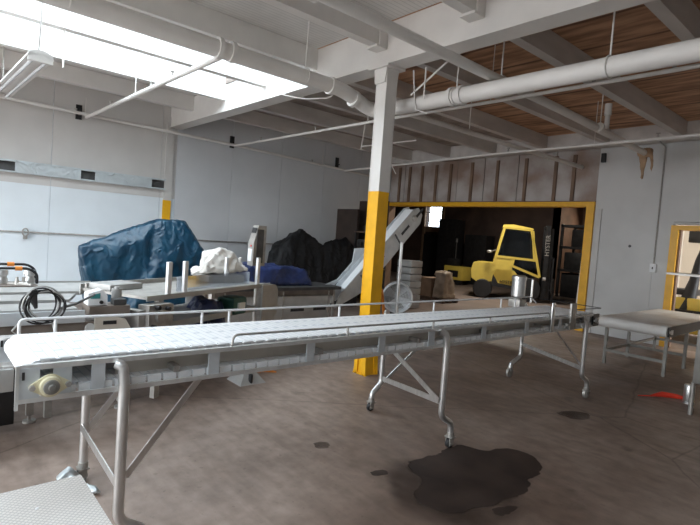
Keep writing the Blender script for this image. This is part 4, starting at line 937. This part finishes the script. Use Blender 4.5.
for i, (x, y, w, h) in enumerate([(-13.2, 17.2, .9, 2.6), (-11.9, 17.4, 1.0, 2.0), (-16.4, 15.0, .9, 2.4)]):
    t = thing('tall_dark_locker', (x, y, 0), ['tall dark locker left of the small yellow machine', 'lower dark locker behind the small yellow machine', 'dark locker left of the bright far window'][i], 'locker')
    MB().box(x - w / 2, x + w / 2, y - .3, y + .3, 0, h, bev=.01).build('body', 'blackmetal', t)
    MB().box(x - .01, x + .01, y - .31, y - .30, .1, h - .1).build('door_gap', 'black', t)

pl = thing('wooden_pallet', (-8.6, 10.9, 0), 'dark wooden pallet just inside the wide opening', 'pallet')
for y in (10.62, 10.9, 11.18): MB().box(-9.15, -8.2, y - .04, y + .04, 0, .09).build('bearer', 'brown', pl)
for k in range(7): MB().box(-9.15 + k * .14, -9.05 + k * .14, 10.55, 11.25, .09, .11).build('slat', 'brown', pl)
t = MB().box(-9.1, -8.68, 10.62, 11.2, .112, .62, bev=.01).build('cardboard_carton', 'card', off=(-8.9, 10.9, .11)); tag(t, 'brown carton on the left half of the pallet', 'box')
t = drape('wrapped_sack_pile', [[(-8.62, 10.62, .112), (-8.24, 10.62, .112), (-8.24, 11.15, .112), (-8.62, 11.15, .112), (-8.6, 10.7, .78), (-8.3, 10.68, .80), (-8.3, 11.05, .82), (-8.6, 11.05, .82)], [(-8.75, 10.75, .70), (-8.5, 10.7, .72), (-8.6, 11.0, .80), (-8.4, 10.9, .86), (-8.7, 10.8, .82)]], 'film', off=(-8.43, 10.9, .11), vox=.03, amp=.025, fs=5, seed=13)
tag(t, 'tan wrapped sacks stacked on the right half of the pallet', 'sacks')
t = MB().box(-9.0, -8.75, 11.0, 11.4, .112 + .52, .9).build('small_carton', 'brown', off=(-8.9, 11.2, .63)); bpy.data.objects.remove(t)

# ------------------------------------------------------------------ forklift trucks
def forklift(loc, yaw, label, cab=True):
    f = bpy.data.objects.new('forklift', None); COL.objects.link(f); tag(f, label, 'forklift')
    K = dict(off=(0, 0, 0))
    def bld(mb, name, m, par=f):
        o = mb.build(name, m, off=(0, 0, 0)); o.parent = par; o.location = (0, 0, 0); return o
    W = .52
    # body, x forward, y left; camera sees -y side
    bld(MB().prism([(-.95, .55), (-.98, .80), (-.93, .98), (-.80, 1.02), (-.36, 1.02), (-.36, .50), (-.75, .42)], -W, W, 'Y'), 'counterweight', 'forkyellow')
    bld(MB().box(-.955, -.90, -.42, .42, .55, .75), 'rear_grille', 'black')
    bld(MB().prism([(-.38, .42), (-.38, .60), (-.30, .85), (.20, .85), (.55, .50), (.62, .36), (-.2, .36)], -W, W, 'Y'), 'chassis', 'forkyellow')
    bld(MB().prism([(-.35, .70), (-.20, .46), (.72, .34), (.70, .30), (-.4, .36)], -W - .005, W + .005, 'Y'), 'step_skirt', 'blackmetal')
    for s in (-1, 1):
        y = s * W; t_ = .02
        fr_ = MB()
        pl = [(-.36, .98), (-.16, 2.02), (.52, 1.98), (.88, .70)]
        for a, b_ in (((-.36, .98), (-.14, 2.06)), ((-.14, 2.06), (.58, 2.02)), ((.58, 2.02), (.90, .72)), ((-.30, 1.22), (.76, 1.18)), ((.14, .98), (.90, .72)), ((.14, .98), (.18, 1.2)), ((.62, 2.0), (.72, 1.2))):
            fr_.beam((a[0], y, a[1]), (b_[0], y, b_[1]), .03, .065, (0, 1, 0) if 0 else (0, 0, 1) if abs(a[0] - b_[0]) > .3 else (1, 0, 0))
        bld(fr_, 'cab_side_frame', 'forkyellow')
        bld(MB().prism([(-.33, 1.20), (-.38, .70), (-.12, .42), (.50, .40), (.62, .62), (.16, .72), (.14, 1.20)], min(y, y - s * .03), max(y, y - s * .03), 'Y'), 'door_panel', 'forkyellow')
        bld(MB().prism([(-.30, 1.22), (-.13, 2.02), (.56, 1.98), (.74, 1.2)], y - s * .012, y - s * .006, 'Y'), 'side_window', 'cabglass')
        bld(MB().prism([(.18, 1.16), (.16, .74), (.60, .62), (.86, .74), (.76, 1.15)], y - s * .012, y - s * .004, 'Y'), 'lower_window', 'cabglass')
    bld(MB().prism([(-.20, 2.06), (-.18, 2.13), (.1, 2.15), (.62, 2.07), (.64, 2.03)], -W - .02, W + .02, 'Y'), 'roof', 'forkyellow')
    bld(MB().box(-.34, -.30, -W + .03, W - .03, 1.05, 1.25), 'rear_bar', 'forkyellow')
    bld(MB().box(-.15, .25, -.25, .25, .86, 1.0, bev=.03).box(-.22, -.10, -.24, .24, .98, 1.5, bev=.03), 'seat', 'black')
    bld(MB().cyl((.55, 0, .7), (.38, 0, 1.2), .03, 8).tube([(.37 + math.sin(a * PI / 8) * .02, math.cos(a * PI / 8) * .17, 1.22 + math.sin(a * PI / 8) * .15) for a in range(16)], .014, 6, closed=True), 'steering_wheel', 'black')
    for x, r, w in ((-.62, .27, .2), (.62, .34, .24)):
        for s in (-1, 1):
            y0 = s * (W - .06); wl = bld(MB().lathe([(r * .55, -w / 2), (r * .92, -w / 2), (r, -w / 2 + .03), (r, w / 2 - .03), (r * .92, w / 2), (r * .55, w / 2)], (x, y0, r), 'Y', 28), 'wheel', 'black')
            bld(MB().lathe([(0, -w / 2 + .02), (r * .54, -w / 2 + .02), (r * .54, w / 2 - .02), (0, w / 2 - .02)], (x, y0, r), 'Y', 20), 'wheel_hub', 'darkgrey', wl)
    ma = MB()
    for s in (-1, 1): ma.box(.98, 1.10, s * .36 - .05, s * .36 + .05, .08, 2.18); ma.box(1.11, 1.2, s * .28 - .04, s * .28 + .04, .10, 2.10)
    for z in (.3, 1.15, 2.1): ma.box(1.0, 1.09, -.36, .36, z, z + .08)
    mo = bld(ma, 'mast', 'blackmetal')
    bld(MB().box(1.04, 1.10, -.06, .06, .1, 1.8), 'lift_cylinder', 'darkgrey', mo)
    bld(MB().box(1.21, 1.26, -.5, .5, .30, .38).box(1.21, 1.26, -.5, .5, .62, .70).box(1.21, 1.25, -.45, -.41, .3, 1.3).box(1.21, 1.25, .41, .45, .3, 1.3).box(1.21, 1.25, -.45, .45, 1.26, 1.3), 'carriage', 'blackmetal')
    for s in (-1, 1): bld(MB().prism([(1.26, .05), (2.15, .05), (2.15, .07), (1.32, .10), (1.32, .70), (1.26, .70)], s * .28 - .06, s * .28 + .06, 'Y'), 'fork', 'blackmetal')
    bld(MB().lathe([(0, 0), (.07, .01), (.075, .05), (.05, .08), (0, .09)], (-.50, -W - .16, 1.30), 'Z', 12).cyl((-.5, -W - .14, 1.32), (-.34, -W, 1.40), .012, 6), 'mirror', 'steeldull')
    bld(MB().lathe([(.05, 0), (.055, .08), (.0, .1)], (.98, -W + .02, .68), 'X', 12), 'headlight', 'steel')
    rx = Matrix.Rotation(PI / 2, 4, 'X')
    text('HYSTER', .17, Matrix.Translation((1.05, -.416, 1.62)) @ rx @ Matrix.Rotation(PI / 2, 4, 'Z'), 'mast_lettering', 'steeldull', f)
    text('HYSTER 50', .115, Matrix.Translation((.12, -W - .010, .50)) @ rx @ Matrix.Rotation(-.05, 4, 'Z'), 'body_lettering', 'black', f)
    f.location = loc; f.rotation_euler = (0, 0, yaw); f.scale = (1.07, 1.07, 1.07)
    return f
FK = forklift((-8.62, 14.15, 0), math.radians(33), 'yellow forklift with an enclosed cab parked beyond the wide opening')
sm_ = thing('small_yellow_machine', (-11.9, 16.2, 0), 'low yellow pallet truck left of and behind the forklift', 'machine')
MB().box(-12.5, -11.6, 16.0, 16.6, .18, .72, bev=.04).build('body', 'forkyellow', sm_)
MB().box(-12.3, -11.8, 15.995, 16.0, .3, .55).build('side_recess', 'black', sm_)
MB().box(-12.45, -12.1, 16.1, 16.5, .72, 1.0, bev=.03).build('seat', 'black', sm_)
for x in (-12.3, -11.8): MB().lathe([(0, -.07), (.14, -.07), (.14, .07), (0, .07)], (x, 16.08, .14), 'Y', 16).build('wheel', 'black', sm_)
MB().cyl((-12.2, 16.3, .7), (-12.2, 16.3, 1.65), .02, 8).lathe([(0, 1.65), (.06, 1.65), (.05, 1.8), (0, 1.82)], (-12.2, 16.3, 0), 'Z', 12).build('warning_lamp', 'darkgrey', sm_)
# tall dark rack right of the forklift, against the block wall
rk = thing('storage_rack', (-7.2, 17.5, 0), 'tall black storage rack behind the forklift mast', 'rack')
for x in (-8.4, -6.2):
    for y in (17.2, 18.2): MB().box(x - .04, x + .04, y - .04, y + .04, 0, 2.55).build('upright', 'blackmetal', rk)
for z in (.9, 1.7, 2.45): MB().box(-8.44, -6.16, 17.16, 18.24, z, z + .08).build('shelf', 'blackmetal', rk)
for k, (x, z, w, h) in enumerate(((-8.0, .0, .7, .85), (-7.0, 0, .9, .8), (-7.9, .98, .8, .6), (-6.9, .98, .9, .68), (-7.4, 1.78, 1.4, .6))):
    b = MB().box(x - w / 2, x + w / 2, 17.3, 18.1, z, z + h, bev=.02).build('dark_crate', 'blackmetal', off=(x, 17.7, z)); tag(b, ['dark crate on the floor, left under the storage rack', 'dark crate on the floor, right under the storage rack', 'dark crate on the left of the rack first shelf', 'dark crate on the right of the rack first shelf', 'long dark crate on the rack upper shelf'][k], 'crate', 'dark crates in the storage rack')
t = thing('strip_light', (-6.9, 19.8, 2.95), 'thin lit strip light on the block wall beyond the forklift', 'light')
MB().box(-8.3, -6.9, 19.90, 19.98, 2.92, 3.0).build('housing', 'paint', t)
MB().cyl((-8.28, 19.88, 2.93), (-6.92, 19.88, 2.93), .016, 10).build('tube', 'lit', t)
t = thing('leaning_pole', (-4.75, 10.7, 0), 'thin white pole standing inside the right jamb of the opening', 'pole')
MB().cyl((-4.78, 10.68, 0), (-4.72, 10.68, 1.95), .015, 10).build('shaft', 'white', t)
MB().cyl((-4.72, 10.68, 1.95), (-4.72, 10.68, 2.0), .022, 10).build('tip', 'orange', t)

# ------------------------------------------------------------------ room beyond the doorway
struct(MB().box(-4.0, WR, 14.6, 14.8, 0, 4.2).build('wall_office_back', 'beige', smooth=False))
t = thing('towel_dispenser', (-3.7, 12.2, 1.6), 'teal and white towel dispenser on the beige wall beyond the doorway', 'dispenser')
MB().box(-3.999, -3.88, 13.0, 13.3, 1.62, 1.80, bev=.01).build('housing', 'teal', t)
MB().box(-3.999, -3.87, 13.0, 13.3, 1.80, 2.0, bev=.01).build('cover', 'white', t)
sl = thing('stacker_truck', (-2.9, 12.0, 0), 'yellow stacker truck with a black curved mast inside the doorway', 'forklift')
MB().box(-3.5, -2.3, 11.6, 12.7, .15, .55, bev=.05).build('body', 'forkyellow', sl)
MB().box(-3.4, -2.4, 11.55, 11.6, .62, .86, bev=.02).build('hood', 'forkyellow', sl)
MB().tube([(-3.05, 11.65, .6), (-3.0, 11.68, .9), (-2.95, 11.7, 1.2), (-2.9, 11.7, 1.6), (-2.78, 11.7, 2.0), (-2.7, 11.7, 2.2)], [.12, .13, .09, .07, .07, .07], 12).build('mast', 'black', sl)
MB().box(-3.1, -2.75, 11.6, 11.8, 1.95, 2.2, bev=.03).build('mast_head', 'blackmetal', sl)
MB().box(-3.45, -2.9, 11.6, 12.1, .9, 1.02, bev=.03).build('seat', 'black', sl)
MB().box(-3.4, -2.3, 11.5, 12.6, .56, .62, bev=.02).build('black_bumper', 'black', sl)
for x in (-3.3, -2.5): MB().lathe([(.08, -.08), (.22, -.08), (.22, .08), (.08, .08)], (x, 11.62, .22), 'Y', 20).build('wheel', 'black', sl)

# ------------------------------------------------------------------ camera (yaw 48.6 left of +Y, slight downward pitch and roll)
yaw, pit, rol, FPX = .848420352, .0526952653, -.0719582484, 502.39
fwd = Vector((-math.sin(yaw) * math.cos(pit), math.cos(yaw) * math.cos(pit), -math.sin(pit)))
rgt = Vector((math.cos(yaw), math.sin(yaw), 0)); dn = fwd.cross(rgt)
r2 = rgt * math.cos(rol) + dn * math.sin(rol); d2 = -rgt * math.sin(rol) + dn * math.cos(rol)
cam = bpy.data.cameras.new('camera'); co = bpy.data.objects.new('camera', cam); COL.objects.link(co)
mw = Matrix((( *r2,), (*(-d2),), (*(-fwd),))).transposed().to_4x4(); mw.translation = (0, 0, 1.6); co.matrix_world = mw
cam.sensor_fit = 'HORIZONTAL'; cam.sensor_width = 36; cam.lens = FPX * 36 / 700; cam.clip_start = .05; cam.clip_end = 200
scn.camera = co

# ------------------------------------------------------------------ light
w = bpy.data.worlds.new('sky'); scn.world = w; w.use_nodes = True
bg = w.node_tree.nodes['Background']; bg.inputs[0].default_value = (.93, .965, 1, 1); bg.inputs[1].default_value = 7.0
def area(name, loc, rot, sx, sy, power, col=(1, 1, 1), portal=False):
    l = bpy.data.lights.new(name, 'AREA'); l.shape = 'RECTANGLE'; l.size = sx; l.size_y = sy; l.energy = power; l.color = col
    o = bpy.data.objects.new(name, l); COL.objects.link(o); o.location = loc; o.rotation_euler = rot
    if portal: l.cycles.is_portal = True
    return o
area('skylight_portal', ((SX0 + SX1) / 2, (SY0 + SY1) / 2, ZD + .40), (0, 0, 0), SX1 - SX0, SY1 - SY0, 1, portal=True)
area('added_skylight_portal', ((QX0 + QX1) / 2, (QY0 + QY1) / 2, ZD + .14), (0, 0, 0), QX1 - QX0, QY1 - QY0, 1, portal=True)
area('door_portal', ((FX0 + FX1) / 2, WF - .1, FZ / 2), (PI / 2, 0, 0), FX1 - FX0, FZ, 1, portal=True)
area('strip_light_glow', (-7.6, 19.7, 2.9), (math.radians(60), 0, PI), 1.2, .1, 30, (1, .85, .65))
area('office_fill', (-2.2, 12.8, 4.1), (0, 0, 0), 1.2, .3, 60, (1, .92, .8))  # unseen lamp added to light the beige wall
area('warehouse_fill', (-8.2, 12.6, 4.1), (0, 0, 0), 1.2, .3, 110, (1, .93, .82))  # unseen lamp added to brighten the forklift and warehouse
scn.view_settings.view_transform = 'Standard'; scn.view_settings.look = 'None'; scn.view_settings.gamma = 1
scn.view_settings.exposure = 0.62; scn.view_settings.use_curve_mapping = False
scn.cycles.use_denoising = True
scn.cycles.max_bounces = 10; scn.cycles.diffuse_bounces = 6; scn.cycles.glossy_bounces = 4; scn.cycles.transparent_max_bounces = 12
scn.cycles.sample_clamp_indirect = 8
